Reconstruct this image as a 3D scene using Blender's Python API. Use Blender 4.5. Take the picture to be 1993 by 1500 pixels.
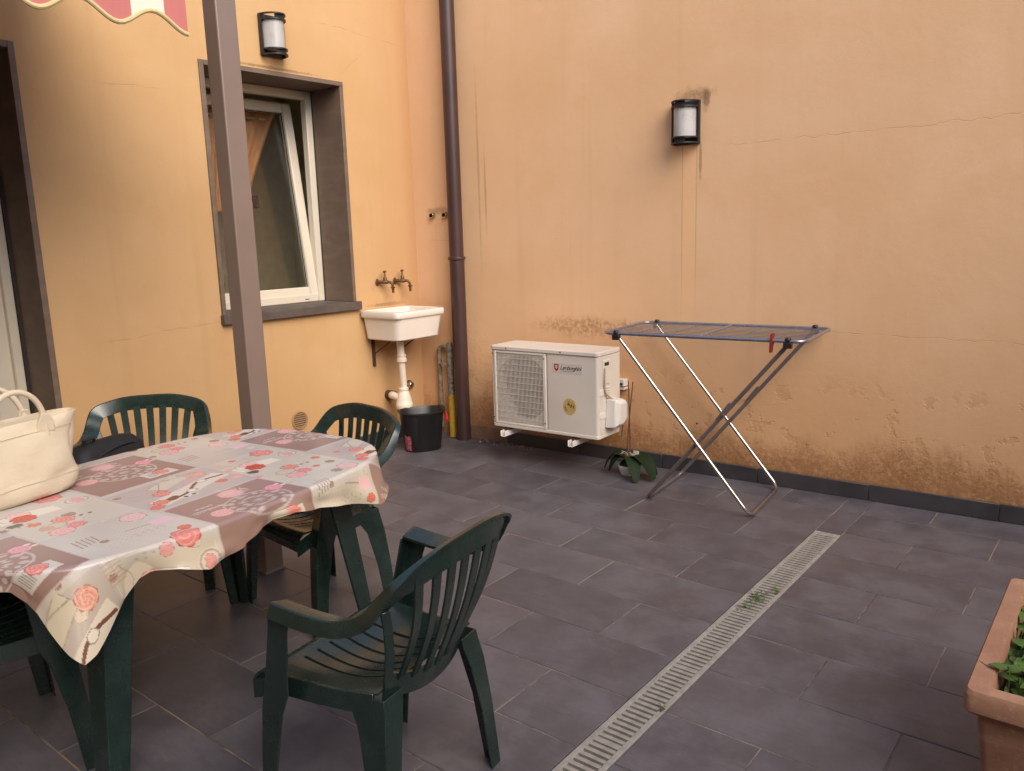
import bpy, bmesh, math, random
from mathutils import Vector, Matrix, noise as mnoise
random.seed(7)
R = math.radians
sc = bpy.context.scene
for o in list(bpy.data.objects): bpy.data.objects.remove(o, do_unlink=True)
C = sc.collection

# ------------------------------------------------------------------ camera
cd = bpy.data.cameras.new('camera'); cam = bpy.data.objects.new('camera', cd); C.objects.link(cam)
cd.sensor_fit = 'HORIZONTAL'; cd.sensor_width = 36.0; cd.lens = 1567.22/1993*36.0
cd.clip_start = 0.05; cd.clip_end = 400
cam.matrix_world = Matrix.Translation((0, 0, 1.45)) @ Matrix.Rotation(R(-51.4224), 4, 'Z') @ Matrix.Rotation(R(79.4015), 4, 'X') @ Matrix.Rotation(R(-1.6743), 4, 'Z')
sc.camera = cam
# ------------------------------------------------------------------ light
SUN_EL, SUN_AZ = R(38), R(203)      # azimuth clockwise from +Y: behind and right of the camera
w = bpy.data.worlds.new('World'); sc.world = w; w.use_nodes = True
wt = w.node_tree; bg = wt.nodes['Background']
sky = wt.nodes.new('ShaderNodeTexSky'); sky.sky_type = 'NISHITA'; sky.sun_disc = False
sky.sun_elevation = SUN_EL; sky.sun_rotation = SUN_AZ
sky.dust_density = 1.0; sky.air_density = 1.0; sky.ozone_density = 1.0
hs = wt.nodes.new('ShaderNodeHueSaturation'); hs.inputs['Saturation'].default_value = 0.9
wt.links.new(sky.outputs[0], hs.inputs['Color']); wt.links.new(hs.outputs[0], bg.inputs[0])
bg.inputs[1].default_value = 0.125
sd = bpy.data.lights.new('sun', 'SUN'); sun = bpy.data.objects.new('sun', sd); C.objects.link(sun)
sd.energy = 1.6; sd.angle = R(46); sd.color = (1.0, 0.89, 0.74)
sun.location = (-2, -6, 9)
sv = Vector((math.sin(SUN_AZ)*math.cos(SUN_EL), math.cos(SUN_AZ)*math.cos(SUN_EL), math.sin(SUN_EL)))
sun.rotation_euler = sv.to_track_quat('Z', 'Y').to_euler()
vs = sc.view_settings; vs.view_transform = 'Standard'; vs.look = 'None'; vs.gamma = 1; vs.use_curve_mapping = False
vs.exposure = 1.10
sc.cycles.max_bounces = 8; sc.cycles.diffuse_bounces = 4; sc.cycles.glossy_bounces = 4

# ------------------------------------------------------------------ helpers
class MB:
    def __init__(s): s.v = []; s.f = []
    def add(s, vs, fs):
        n = len(s.v); s.v += [tuple(p) for p in vs]; s.f += [tuple(i+n for i in q) for q in fs]; return s
    def box(s, x0, x1, y0, y1, z0, z1):
        return s.add([(x0,y0,z0),(x1,y0,z0),(x1,y1,z0),(x0,y1,z0),(x0,y0,z1),(x1,y0,z1),(x1,y1,z1),(x0,y1,z1)],
                     [(3,2,1,0),(4,5,6,7),(0,1,5,4),(1,2,6,5),(2,3,7,6),(3,0,4,7)])
    def loops(s, L, closed=False, caps=True):
        """skin a list of equal-length vertex loops"""
        n = len(L[0]); base = len(s.v); m = len(L)
        for l in L: s.v += [tuple(p) for p in l]
        for i in range(m if closed else m-1):
            a = base+i*n; b = base+((i+1) % m)*n
            for k in range(n):
                k2 = (k+1) % n; s.f.append((a+k, a+k2, b+k2, b+k))
        if caps and not closed:
            s.f.append(tuple(base+k for k in range(n-1, -1, -1)))
            s.f.append(tuple(base+(m-1)*n+k for k in range(n)))
        return s
    def tube(s, path, r, n=10, closed=False, caps=True):
        P = [Vector(p) for p in path]; m = len(P); rr = r if isinstance(r, (list, tuple)) else [r]*m
        T = []
        for i in range(m):
            a = P[(i-1) % m] if (closed or i > 0) else P[i]; b = P[(i+1) % m] if (closed or i < m-1) else P[i]
            t = b-a; T.append(t.normalized() if t.length > 1e-9 else Vector((0, 0, 1)))
        nrm = T[0].orthogonal().normalized(); L = []
        for i in range(m):
            nrm = (nrm-T[i]*nrm.dot(T[i])); nrm = nrm.normalized() if nrm.length > 1e-6 else T[i].orthogonal().normalized()
            bn = T[i].cross(nrm)
            L.append([P[i]+(nrm*math.cos(2*math.pi*k/n)+bn*math.sin(2*math.pi*k/n))*rr[i] for k in range(n)])
        return s.loops(L, closed, caps)
    def lathe(s, prof, n=24, c=(0, 0, 0), axis='Z', sx=1, sy=1, caps=True):
        L = []
        for r_, z in prof:
            l = []
            for k in range(n):
                a = 2*math.pi*k/n; p = (r_*math.cos(a)*sx, r_*math.sin(a)*sy, z)
                if axis == 'Y': p = (p[0], z, r_*math.sin(a)*sy)
                if axis == 'X': p = (z, r_*math.cos(a)*sx, r_*math.sin(a)*sy)
                l.append((p[0]+c[0], p[1]+c[1], p[2]+c[2]))
            L.append(l)
        return s.loops(L, False, caps)
    def prism(s, poly, fn, d0, d1):
        n = len(poly); b = len(s.v)
        s.v += [tuple(fn(a, c_, d0)) for a, c_ in poly]+[tuple(fn(a, c_, d1)) for a, c_ in poly]
        s.f.append(tuple(b+k for k in range(n-1, -1, -1))); s.f.append(tuple(b+n+k for k in range(n)))
        for k in range(n): k2 = (k+1) % n; s.f.append((b+k, b+k2, b+n+k2, b+n+k))
        return s
    def patch(s, fn, u0, u1, v0, v1, nu, nv, t, up=(0, 0, 1)):
        """solid patch of surface fn(u,v), thickness t downwards along its normal"""
        top = []; bot = []
        for j in range(nv+1):
            for i in range(nu+1):
                u = u0+(u1-u0)*i/nu; v = v0+(v1-v0)*j/nv; p = Vector(fn(u, v)); e = 1e-3
                nn = (Vector(fn(u+e, v))-Vector(fn(u-e, v))).cross(Vector(fn(u, v+e))-Vector(fn(u, v-e))).normalized()
                if nn.dot(Vector(up)) < 0: nn = -nn
                top.append(p); bot.append(p-nn*t)
        b = len(s.v); N = len(top); s.v += [tuple(p) for p in top]+[tuple(p) for p in bot]; w_ = nu+1
        for j in range(nv):
            for i in range(nu):
                a = b+j*w_+i; s.f.append((a, a+1, a+w_+1, a+w_)); a += N; s.f.append((a, a+w_, a+w_+1, a+1))
        rim = [i for i in range(w_)]+[j*w_+nu for j in range(1, nv+1)]+[nv*w_+i for i in range(nu-1, -1, -1)]+[j*w_ for j in range(nv-1, 0, -1)]
        for k in range(len(rim)):
            a, c_ = rim[k]+b, rim[(k+1) % len(rim)]+b; s.f.append((a, a+N, c_+N, c_))
        return s
    def mesh(s, name, mat=None, smooth=False, ang=40):
        me = bpy.data.meshes.new(name); me.from_pydata(s.v, [], s.f); me.update()
        bm = bmesh.new(); bm.from_mesh(me); bmesh.ops.recalc_face_normals(bm, faces=bm.faces); bm.to_mesh(me); bm.free()
        if mat: me.materials.append(mat)
        if smooth:
            me.polygons.foreach_set('use_smooth', [True]*len(me.polygons)); me.set_sharp_from_angle(angle=R(ang))
        return me
    def build(s, name, mat, parent=None, smooth=False, bevel=0, seg=2, ang=40, loc=None, rz=None):
        o = bpy.data.objects.new(name, s.mesh(name, mat, smooth or bevel > 0, ang)); C.objects.link(o)
        if parent: o.parent = parent
        if loc: o.location = loc
        if rz is not None: o.rotation_euler = (0, 0, rz)
        if bevel:
            m = o.modifiers.new('bevel', 'BEVEL'); m.width = bevel; m.segments = seg; m.limit_method = 'ANGLE'; m.angle_limit = R(35)
        return o
def tag(o, label=None, cat=None, group=None, kind=None):
    if label: o['label'] = label
    if cat: o['category'] = cat
    if group: o['group'] = group
    if kind: o['kind'] = kind
    return o
def thing(name, label, cat, loc=(0, 0, 0), rz=0, group=None):
    o = bpy.data.objects.new(name, None); C.objects.link(o); o.empty_display_size = .1
    o.location = loc; o.rotation_euler = (0, 0, rz); return tag(o, label, cat, group)
def copy_tree(o, parent=None):
    c = o.copy(); C.objects.link(c); c.parent = parent
    for ch in list(o.children): copy_tree(ch, c)
    return c
def catmull(P, n=6, closed=False):
    P = [Vector(p) for p in P]; m = len(P); out = []
    for i in range(m if closed else m-1):
        g = (lambda k: P[k % m]) if closed else (lambda k: P[min(max(k, 0), m-1)])
        p0, p1, p2, p3 = g(i-1), g(i), g(i+1), g(i+2)
        for k in range(n):
            t = k/n; out.append(.5*((2*p1)+(-p0+p2)*t+(2*p0-5*p1+4*p2-p3)*t*t+(-p0+3*p1-3*p2+p3)*t**3))
    if not closed: out.append(P[-1])
    return out
def lerp(a, b, t): return a+(b-a)*t
def rrect(w_, h_, r_, n=5):
    out = []
    for cx, cy, a0 in ((w_/2-r_, h_/2-r_, 0), (-w_/2+r_, h_/2-r_, 90), (-w_/2+r_, -h_/2+r_, 180), (w_/2-r_, -h_/2+r_, 270)):
        for k in range(n+1):
            a = R(a0+90*k/n); out.append((cx+r_*math.cos(a), cy+r_*math.sin(a)))
    return out

# ------------------------------------------------------------------ materials
class G:
    """small node-graph helper"""
    def __init__(s, name):
        s.m = bpy.data.materials.new(name); s.m.use_nodes = True; s.t = s.m.node_tree; s.p = s.t.nodes['Principled BSDF']
        s.co = None
    def n(s, typ): return s.t.nodes.new(typ)
    def put(s, sock, v):
        if isinstance(v, bpy.types.NodeSocket): s.t.links.new(v, sock)
        elif isinstance(v, (tuple, list)) and len(v) == 3 and sock.type == 'RGBA': sock.default_value = (*v, 1)
        else: sock.default_value = v
    def obj(s):
        if not s.co: s.co = s.n('ShaderNodeTexCoord')
        return s.co.outputs['Object']
    def xyz(s, v=None):
        q = s.n('ShaderNodeSeparateXYZ'); s.put(q.inputs[0], v or s.obj()); return q.outputs
    def mapv(s, scale=(1, 1, 1), loc=(0, 0, 0), v=None):
        q = s.n('ShaderNodeMapping'); q.inputs['Scale'].default_value = scale; q.inputs['Location'].default_value = loc
        s.put(q.inputs['Vector'], v or s.obj()); return q.outputs[0]
    def noise(s, scale, detail=3, rough=.55, v=None, dist=0):
        q = s.n('ShaderNodeTexNoise'); q.inputs['Scale'].default_value = scale; q.inputs['Detail'].default_value = detail
        q.inputs['Roughness'].default_value = rough; q.inputs['Distortion'].default_value = dist
        s.put(q.inputs['Vector'], v or s.obj()); return q.outputs['Fac']
    def math(s, op, a, b=0.0, c=None):
        q = s.n('ShaderNodeMath'); q.operation = op; s.put(q.inputs[0], a); s.put(q.inputs[1], b)
        if c is not None: s.put(q.inputs[2], c)
        return q.outputs[0]
    def step(s, x, a, b, lo=0.0, hi=1.0):
        q = s.n('ShaderNodeMapRange'); q.interpolation_type = 'SMOOTHSTEP'
        s.put(q.inputs['Value'], x); q.inputs['From Min'].default_value = min(a, b); q.inputs['From Max'].default_value = max(a, b)
        if a > b: lo, hi = hi, lo
        q.inputs['To Min'].default_value = lo; q.inputs['To Max'].default_value = hi; return q.outputs[0]
    def mul(s, *a):
        r = a[0]
        for b in a[1:]: r = s.math('MULTIPLY', r, b)
        return r
    def mix(s, f, a, b):
        q = s.n('ShaderNodeMix'); q.data_type = 'RGBA'; s.put(q.inputs[0], f); s.put(q.inputs[6], a); s.put(q.inputs[7], b); return q.outputs[2]
    def bump(s, h, strength=.3, dist=.002, normal=None):
        q = s.n('ShaderNodeBump'); q.inputs['Strength'].default_value = strength; q.inputs['Distance'].default_value = dist
        s.put(q.inputs['Height'], h)
        if normal: s.put(q.inputs['Normal'], normal)
        return q.outputs[0]
    def rand(s): return s.n('ShaderNodeObjectInfo').outputs['Random']
    def done(s, col=None, rough=.5, metal=0.0, normal=None, **kw):
        if col is not None: s.put(s.p.inputs['Base Color'], col)
        s.put(s.p.inputs['Roughness'], rough); s.put(s.p.inputs['Metallic'], metal)
        if normal: s.put(s.p.inputs['Normal'], normal)
        for k, v in kw.items(): s.put(s.p.inputs[k], v)
        return s.m
def simple(name, col, rough=.5, metal=0.0, var=.12, scale=14, bump=0, bscale=120, col2=None, **kw):
    g = G(name); nz = g.step(g.noise(scale, 4), .3, .7)
    c2 = col2 or tuple(x*(1-var) for x in col)
    c = g.mix(nz, col, c2)
    rr = g.math('ADD', rough-.05, g.math('MULTIPLY', g.noise(scale*2.3, 3), .12))
    return g.done(c, rr, metal, g.bump(g.noise(bscale, 3), bump, .002) if bump else None, **kw)

def stucco(name, base, base2, kind):
    g = G(name); x, y, z = g.xyz()
    big = g.step(g.noise(1.1, 4, .6), .3, .7)
    c = g.mix(big, base, base2)
    streak = g.noise(1.0, 5, .6, g.mapv((9, 1, .35)))
    c = g.mix(g.step(streak, .52, .8, 0, .30), c, tuple(q*.82 for q in base2))
    blot = g.noise(5.0, 5, .65)
    c = g.mix(g.step(blot, .5, .75, 0, .22), c, (base[0]*1.02, base[1]*.93, base[2]*.82))
    c = g.mix(g.step(g.noise(2.3, 4, .6, g.mapv(loc=(7, 3, 1))), .5, .8, 0, .35), c, (base[0]*1.08, base[1]*1.1, base[2]*1.16))
    fine = g.noise(70, 5, .7); med = g.noise(17, 4, .6)
    hb = g.math('ADD', g.math('MULTIPLY', med, .7), g.math('MULTIPLY', fine, .25))
    def blob(cx, cz, rx, rz_, n_scale=9, jag=.9):
        dx = g.math('DIVIDE', g.math('SUBTRACT', x, cx), rx); dz = g.math('DIVIDE', g.math('SUBTRACT', z, cz), rz_)
        d = g.math('SQRT', g.math('ADD', g.math('MULTIPLY', dx, dx), g.math('MULTIPLY', dz, dz)))
        d = g.math('ADD', d, g.math('MULTIPLY', g.math('SUBTRACT', g.noise(n_scale, 5, .7), .5), jag*2))
        return g.step(d, 1.05, .35)
    def crack(z0, x0, x1, slope=0.0, wdt=.0022, amp=.05, ns=5.0):
        zz = g.math('ADD', g.math('MULTIPLY', g.math('SUBTRACT', g.noise(ns, 6, .65, g.mapv((1, 0, 0))), .5), amp*2), z0)
        zz = g.math('ADD', zz, g.math('MULTIPLY', g.math('SUBTRACT', x, x0), slope))
        d = g.math('ABSOLUTE', g.math('SUBTRACT', z, zz))
        m = g.step(d, wdt, wdt*.2)
        m = g.mul(m, g.step(x, x0-.02, x0+.05), g.step(x, x1+.02, x1-.05))
        return g.mul(m, g.step(g.noise(11, 3), .36, .55))
    brown = (.13, .062, .03)
    if kind == 'yard':
        speck = g.step(g.noise(46, 6, .8), .42, .60)
        hi = g.math('ADD', .30, g.math('MULTIPLY', g.math('SUBTRACT', g.noise(2.6, 5, .7, g.mapv((1, 1, .25))), .5), .5))
        lowm = g.step(g.math('SUBTRACT', z, hi), .05, -.16)
        c = g.mix(g.mul(lowm, g.step(g.noise(12, 4, .7), .3, .6, .35, .9)), c, (.31, .135, .055))
        c = g.mix(g.mul(lowm, speck, .85), c, brown)
        c = g.mix(g.mul(g.step(g.math('ADD', z, g.math('MULTIPLY', g.noise(9, 5, .75), .22)), .33, .18), g.step(g.noise(38, 5, .8), .44, .56), .75), c, (.085, .042, .026))
        low_tone = g.step(z, 1.05, .25)  # redder, darker tone towards the base of the wall
        c = g.mix(g.mul(low_tone, .42), c, (base2[0]*.80, base2[1]*.66, base2[2]*.50))
        # flaked paint patches with bare render
        fl = g.mul(g.step(g.noise(6.5, 5, .65, g.mapv(loc=(2, 0, 5))), .555, .585), g.step(z, .72, .45), g.step(z, .09, .2))
        c = g.mix(g.mul(fl, g.step(g.noise(21, 4, .7), .35, .65, .15, .55)), c, (.50, .27, .125))
        # stains round the lamp, above the air conditioner, beside the downpipe
        c = g.mix(g.mul(blob(2.155, 2.185, .14, .055, 22, .8), g.step(g.noise(60, 4, .7), .25, .6, .3, 1), .65), c, (.22, .125, .055))
        c = g.mix(g.mul(blob(2.232, 2.16, .026, .075, 30, .9), .62), c, (.13, .07, .035))
        c = g.mix(g.mul(blob(2.200, 1.84, .012, .15, 22, .7), .5), c, (.17, .09, .04))
        c = g.mix(g.mul(blob(1.45, .86, .5, .085, 6, .7), g.step(g.noise(40, 5, .7), .35, .62), .62), c, (.24, .12, .045))
        c = g.mix(g.mul(blob(.60, 1.9, .012, .75, 8, .5), .38), c, (.30, .20, .10))
        c = g.mix(g.mul(blob(.655, 1.75, .01, .35, 8, .5), .42), c, (.25, .16, .08))
        c = g.mix(g.mul(blob(.22, 1.635, .13, .03, 25, .8), .5), c, (.22, .15, .07))
        # faint patch of fresher paint where the cable was chased in below the lamp
        cb = g.mul(g.step(x, 2.085, 2.10), g.step(x, 2.185, 2.17), g.step(z, .80, 1.1), g.step(z, 1.96, 1.9))
        c = g.mix(g.mul(cb, .45), c, (base[0]*1.06, base[1]*1.0, base[2]*.86))
        ed = g.math('ADD', g.step(g.math('ABSOLUTE', g.math('SUBTRACT', x, 2.092)), .005, .001), g.step(g.math('ABSOLUTE', g.math('SUBTRACT', x, 2.178)), .005, .001))
        c = g.mix(g.mul(ed, g.step(z, .75, 1.5), g.step(z, 1.96, 1.9), .34), c, (.24, .13, .06))
        cr = g.math('MAXIMUM', crack(1.90, 2.35, 4.6, .012), crack(.90, 2.7, 4.6, -.02, amp=.03))
        cr = g.math('MAXIMUM', cr, crack(1.43, .12, .32, -.05, amp=.02))
        hb = g.math('ADD', hb, g.mul(lowm, g.noise(34, 5, .75), 2.2))
        hb = g.math('ADD', hb, g.mul(fl, -.8))
        roughpatch = g.mul(blob(.42, .55, .32, .42, 5, .5), g.noise(26, 5, .7))
        hb = g.math('ADD', hb, g.mul(roughpatch, 3.0))
        hb = g.math('ADD', hb, g.mul(g.step(z, 1.0, .3), g.noise(11, 5, .7), 1.1))
        edge = g.mul(g.step(z, .10, .088), .7)
        c = g.mix(edge, c, (.20, .13, .09))
    else:
        cr = g.math('MAXIMUM', crack(2.27, 2.05, 2.42, 0, amp=.03), crack(.955, 1.9, 2.66, .06, amp=.04))
        cr = g.math('MAXIMUM', cr, crack(2.80, 3.5, 4.2, -.05, amp=.03))
        cr = g.math('MAXIMUM', cr, crack(2.49, 3.66, 3.86, .9, amp=.05))
        c = g.mix(g.mul(g.step(z, .62, .2), .35), c, (base2[0]*.86, base2[1]*.72, base2[2]*.6))
        c = g.mix(g.mul(blob(3.97, .99, .22, .018, 26, .8), .65), c, (.2, .14, .08))
        c = g.mix(g.mul(blob(3.95, 1.12, .16, .06, 20, .8), .25), c, (.30, .2, .09))
        c = g.mix(g.mul(blob(3.15, 2.475, .36, .012, 22, .8), .6), c, (.14, .09, .05))
        c = g.mix(g.mul(g.step(x, 3.7, 4.27), .55), c, (base2[0]*.97, base2[1]*.88, base2[2]*.95))
        c = g.mix(g.mul(g.step(z, .095, .08), .6), c, (.2, .13, .09))
    c = g.mix(g.step(g.noise(150, 3, .75), .50, .72, 0, .22), c, (base2[0]*.72, base2[1]*.66, base2[2]*.58))
    c = g.mix(g.step(g.noise(3.1, 6, .72, g.mapv(loc=(4, 9, 2))), .54, .62, 0, .16), c, (base[0]*.90, base[1]*.80, base[2]*.68))
    c = g.mix(g.mul(cr, .34), c, (.25, .13, .06))
    hb = g.math('SUBTRACT', hb, g.mul(cr, .7))
    return g.done(c, .9, 0, g.bump(hb, .45, .004), **{'Specular IOR Level': .2})

M = {}
M['house'] = stucco('ochre_plaster', (.61, .385, .195), (.565, .345, .163), 'house')
M['yard'] = stucco('apricot_plaster', (.80, .515, .305), (.75, .462, .252), 'yard')
def tile_mat():
    g = G('slate_tile'); r_ = g.rand()
    off = g.n('ShaderNodeCombineXYZ'); g.put(off.inputs[0], g.math('MULTIPLY', r_, 37.0)); g.put(off.inputs[1], g.math('MULTIPLY', r_, 91.0))
    va = g.n('ShaderNodeVectorMath'); va.operation = 'ADD'; g.put(va.inputs[0], g.obj()); g.put(va.inputs[1], off.outputs[0]); v = va.outputs[0]
    cloud = g.noise(4.5, 6, .65, v); grain = g.noise(1, 5, .7, g.mapv((60, 9, 20), v=v)); spk = g.noise(170, 3, .7, v)
    c = g.mix(g.step(cloud, .36, .64), (.074, .070, .083), (.122, .114, .131))
    c = g.mix(g.step(grain, .42, .72, 0, .45), c, (.072, .059, .062))
    c = g.mix(g.step(spk, .6, .75, 0, .35), c, (.14, .125, .125))
    c = g.mix(g.step(r_, .0, .45, .42, 0), c, (.064, .058, .067)); c = g.mix(g.step(r_, .6, 1.0, 0, .24), c, (.145, .130, .138))
    wm = g.noise(3.3, 5, .6, g.mapv((1, .7, 1), (3, 8, 0), v=v)); c = g.mix(g.step(g.math('ABSOLUTE', g.math('SUBTRACT', wm, .52)), .022, .004, 0, .09), c, (.19, .17, .17))
    c = g.mix(g.step(g.noise(420, 2, .6, v), .73, .78, 0, .5), c, (.27, .24, .22))
    dirt = g.step(g.noise(2.1, 5, .7, v), .56, .78, 0, .30)
    c = g.mix(dirt, c, (.13, .085, .06))
    rough = g.math('ADD', .30, g.math('MULTIPLY', cloud, .26))
    return g.done(c, rough, 0, g.bump(g.math('ADD', grain, g.math('MULTIPLY', spk, .6)), .14, .002))
M['tile'] = tile_mat()
g = G('grout'); M['grout'] = g.done(g.mix(g.step(g.noise(3.2, 5, .75), .36, .60), (.060, .050, .047), (.32, .225, .16)), .95)
M['skirt'] = simple('skirting_tile', (.062, .056, .060), .42, var=.3, scale=6, bump=.1)
M['ground'] = simple('ground_concrete', (.10, .09, .088), .9, var=.3, scale=3)
M['grate'] = simple('drain_concrete', (.33, .305, .27), .85, var=.25, scale=30, bump=.3, bscale=200)
M['slotdark'] = simple('drain_pit', (.02, .018, .016), .9)
M['stone'] = None
g = G('brown_stone'); n1 = g.noise(1.0, 6, .65, g.mapv((3, 3, 9)), 1.2)
c = g.mix(g.step(n1, .35, .7), (.150, .100, .070), (.195, .135, .098)); c = g.mix(g.step(n1, .685, .72, 0, .35), c, (.30, .21, .15))
M['stone'] = g.done(c, .62, 0, g.bump(g.noise(60, 4), .1, .002))
M['sill'] = simple('sill_stone', (.13, .10, .082), .6, var=.35, scale=9, bump=.15, bscale=60)
M['pvc'] = simple('cream_plastic_frame', (.70, .62, .50), .38, var=.06, scale=5)
g = G('window_glass'); M['glass'] = g.done((.9, .93, .9), .03, 0, None, **{'Transmission Weight': 1.0, 'IOR': 1.52})
M['gasket'] = simple('rubber_gasket', (.03, .026, .024), .6)
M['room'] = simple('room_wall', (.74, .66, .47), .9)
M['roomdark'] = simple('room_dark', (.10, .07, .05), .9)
g = G('orange_curtain'); M['curtain'] = g.done(g.mix(g.noise(1, 3, .5, g.mapv((60, 60, 2))), (.66, .30, .12), (.52, .20, .075)), .85, 0, None, **{'Transmission Weight': 0.0})
M['post'] = simple('taupe_paint', (.235, .168, .135), .40, var=.10, scale=4, bump=.05)
M['pipe'] = simple('brown_downpipe', (.062, .030, .027), .40, var=.22, scale=5, bump=.06, bscale=40)
M['black'] = simple('black_iron', (.018, .016, .016), .42, var=.3)
g = G('frosted_glass'); st = g.noise(1, 3, .6, g.mapv((90, 90, 3))); bl = g.noise(13, 5, .7)
M['frost'] = g.done(g.mix(g.step(bl, .45, .75, 0, .55), g.mix(st, (.62, .60, .58), (.46, .44, .43)), (.30, .26, .22)), .30, 0, None, **{'Transmission Weight': .15})
M['ceramic'] = simple('white_ceramic', (.80, .72, .64), .13, var=.04, scale=3, **{'Coat Weight': .4})
M['wplastic'] = simple('white_plastic_pipe', (.78, .68, .56), .4, var=.07)
M['brass'] = simple('tarnished_brass', (.17, .085, .040), .45, .55, var=.4, scale=40)
M['chrome'] = simple('chrome', (.55, .52, .48), .18, 1.0)
M['rust'] = simple('rusty_iron', (.10, .050, .032), .75, var=.45, scale=40)
M['insul'] = simple('grey_insulated_pipe', (.30, .235, .165), .65, var=.5, scale=35, bump=.8, bscale=60)
M['wrap'] = simple('foil_wrapped_pipe', (.33, .285, .23), .5, .2, var=.6, scale=50, bump=1.0, bscale=55)
M['yellow'] = simple('yellow_hose', (.58, .36, .035), .5, var=.25, scale=30)
M['bucket'] = simple('black_bucket_plastic', (.014, .013, .015), .38, var=.2)
M['red'] = simple('red_plastic', (.50, .020, .022), .38)
M['dullred'] = simple('faded_red_plastic', (.30, .035, .025), .5)
M['ac'] = simple('air_conditioner_enamel', (.68, .62, .55), .38, var=.06, scale=4)
M['acdark'] = simple('fan_dark', (.030, .019, .015), .7, var=.4)
M['accover'] = simple('white_cover', (.72, .67, .62), .45, var=.05)
M['label'] = simple('label_white', (.60, .545, .49), .35, var=.03)
M['ink'] = simple('black_ink', (.02, .02, .025), .5)
M['shield'] = simple('red_shield', (.42, .02, .03), .4)
M['galv'] = simple('galvanised_tube', (.62, .59, .56), .24, .95, var=.18, scale=25)
M['bluerail'] = simple('grey_blue_tube', (.34, .34, .40), .28, .75, var=.2, scale=25)
M['wire'] = simple('coated_wire', (.27, .21, .19), .4, .2)
M['greyleg'] = simple('grey_painted_tube', (.17, .145, .14), .35, .3, var=.2)
M['cord'] = simple('beige_cable', (.42, .33, .25), .6)
def chair_mat():
    g = G('green_plastic'); r_ = g.rand(); n1 = g.noise(9, 5, .7); n2 = g.noise(1, 4, .7, g.mapv((200, 30, 30)))
    c = g.mix(g.step(n1, .35, .7), (.010, .022, .018), (.016, .033, .028))
    c = g.mix(g.step(g.noise(24, 5, .75), .58, .75, 0, .30), c, (.060, .070, .062))
    rough = g.math('ADD', .12, g.math('MULTIPLY', g.noise(20, 5, .7), .26))
    return g.done(c, rough, 0, g.bump(n2, .05, .001), **{'Specular IOR Level': .7})
M['chair'] = chair_mat()
g = G('printed_oilcloth'); at = g.n('ShaderNodeVertexColor'); at.layer_name = 'print'
M['cloth'] = g.done(at.outputs['Color'], .26, 0, g.bump(g.noise(420, 2), .06, .001))
M['canvas'] = None
g = G('cream_canvas'); x, y, z = g.xyz(); wv = g.noise(1, 2, .5, g.mapv((700, 700, 60)))
c = g.mix(g.step(g.noise(7, 4, .6), .35, .7), (.66, .555, .40), (.60, .50, .36))
M['canvas'] = g.done(c, .8, 0, g.bump(g.math('ADD', g.math('ADD', wv, g.noise(600, 2)), g.math('MULTIPLY', g.noise(1, 4, .6, g.mapv((11, 11, 24)), 1.5), 6)), .22, .0016))
M['blackcloth'] = simple('black_fabric', (.008, .007, .009), .7, var=.2, bump=.2, bscale=300)
g = G('awning_red'); M['awred'] = g.done(g.mix(g.noise(1, 4, .7, g.mapv((120, 120, 4))), (.50, .15, .135), (.56, .19, .17)), .85)
M['awwhite'] = simple('awning_cream', (.78, .70, .58), .85, var=.05)
M['awtrim'] = simple('awning_trim', (.66, .52, .26), .8)
g = G('terracotta'); n1 = g.noise(6, 6, .7); n2 = g.noise(1, 5, .6, g.mapv((3, 3, 26)))
c = g.mix(g.step(n1, .3, .7), (.37, .195, .115), (.30, .145, .085)); c = g.mix(g.step(n2, .46, .70, 0, .65), c, (.50, .30, .19)); c = g.mix(g.step(g.noise(15, 5, .75), .52, .72, 0, .6), c, (.22, .105, .065)); c = g.mix(g.step(g.noise(55, 4, .75), .56, .7, 0, .4), c, (.52, .34, .23))
M['terra'] = g.done(c, .85, 0, g.bump(g.math('ADD', n2, g.noise(90, 4)), .25, .003))
M['soil'] = simple('soil', (.035, .025, .018), .95, var=.4, scale=60, bump=1, bscale=60)
def leaf_mat(name, a, b, rough=.5, spec=.5):
    g = G(name); return g.done(g.mix(g.rand(), g.mix(g.noise(30, 4), a, b), tuple((p+q)/2*1.2 for p, q in zip(a, b))), rough, 0, None, **{'Specular IOR Level': spec})
M['leaf'] = leaf_mat('strawberry_leaf', (.075, .15, .022), (.035, .085, .016))
M['orchid'] = leaf_mat('orchid_leaf', (.008, .018, .007), (.015, .029, .011), .55, .12)
M['weed'] = leaf_mat('weed_leaf', (.075, .115, .022), (.04, .07, .014))
M['stick'] = simple('plant_stake', (.12, .045, .03), .7)
M['root'] = simple('dry_root', (.42, .30, .22), .8)
M['litter'] = simple('dry_litter', (.10, .06, .045), .9, var=.5, scale=60)
M['litter2'] = simple('pale_litter', (.30, .24, .20), .9, var=.4, scale=60)

# ------------------------------------------------------------------ ground, tiled floor, drain
HY = 4.27                                   # house wall plane
CX, CY = 4.275, 4.265                       # inner corner of the yard
WA = math.atan2(-.9994, .0354)              # direction of the yard wall (viewer's right)
U = Vector((math.cos(WA), math.sin(WA), 0)); NW = Vector((math.sin(WA), -math.cos(WA), 0))   # NW points into the yard
def RW(s, d, z=0.0):
    p = Vector((CX, CY, 0))+U*s+NW*d; return (p.x, p.y, z)
gm = MB(); gm.add([(-60, -60, -.05), (60, -60, -.05), (60, 60, -.05), (-60, 60, -.05)], [(0, 1, 2, 3)])
tag(gm.build('ground', M['ground']), kind='structure')
fb = MB(); fb.box(-.75, 4.60, 1.180, 4.40, -.04, -.0022); fb.box(-.75, 4.60, -1.55, 1.050, -.04, -.0022); fb.box(3.80, 4.60, 1.0505, 1.1795, -.04, -.0023)
floor = fb.build('floor', M['grout']); tag(floor, kind='structure')
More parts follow.
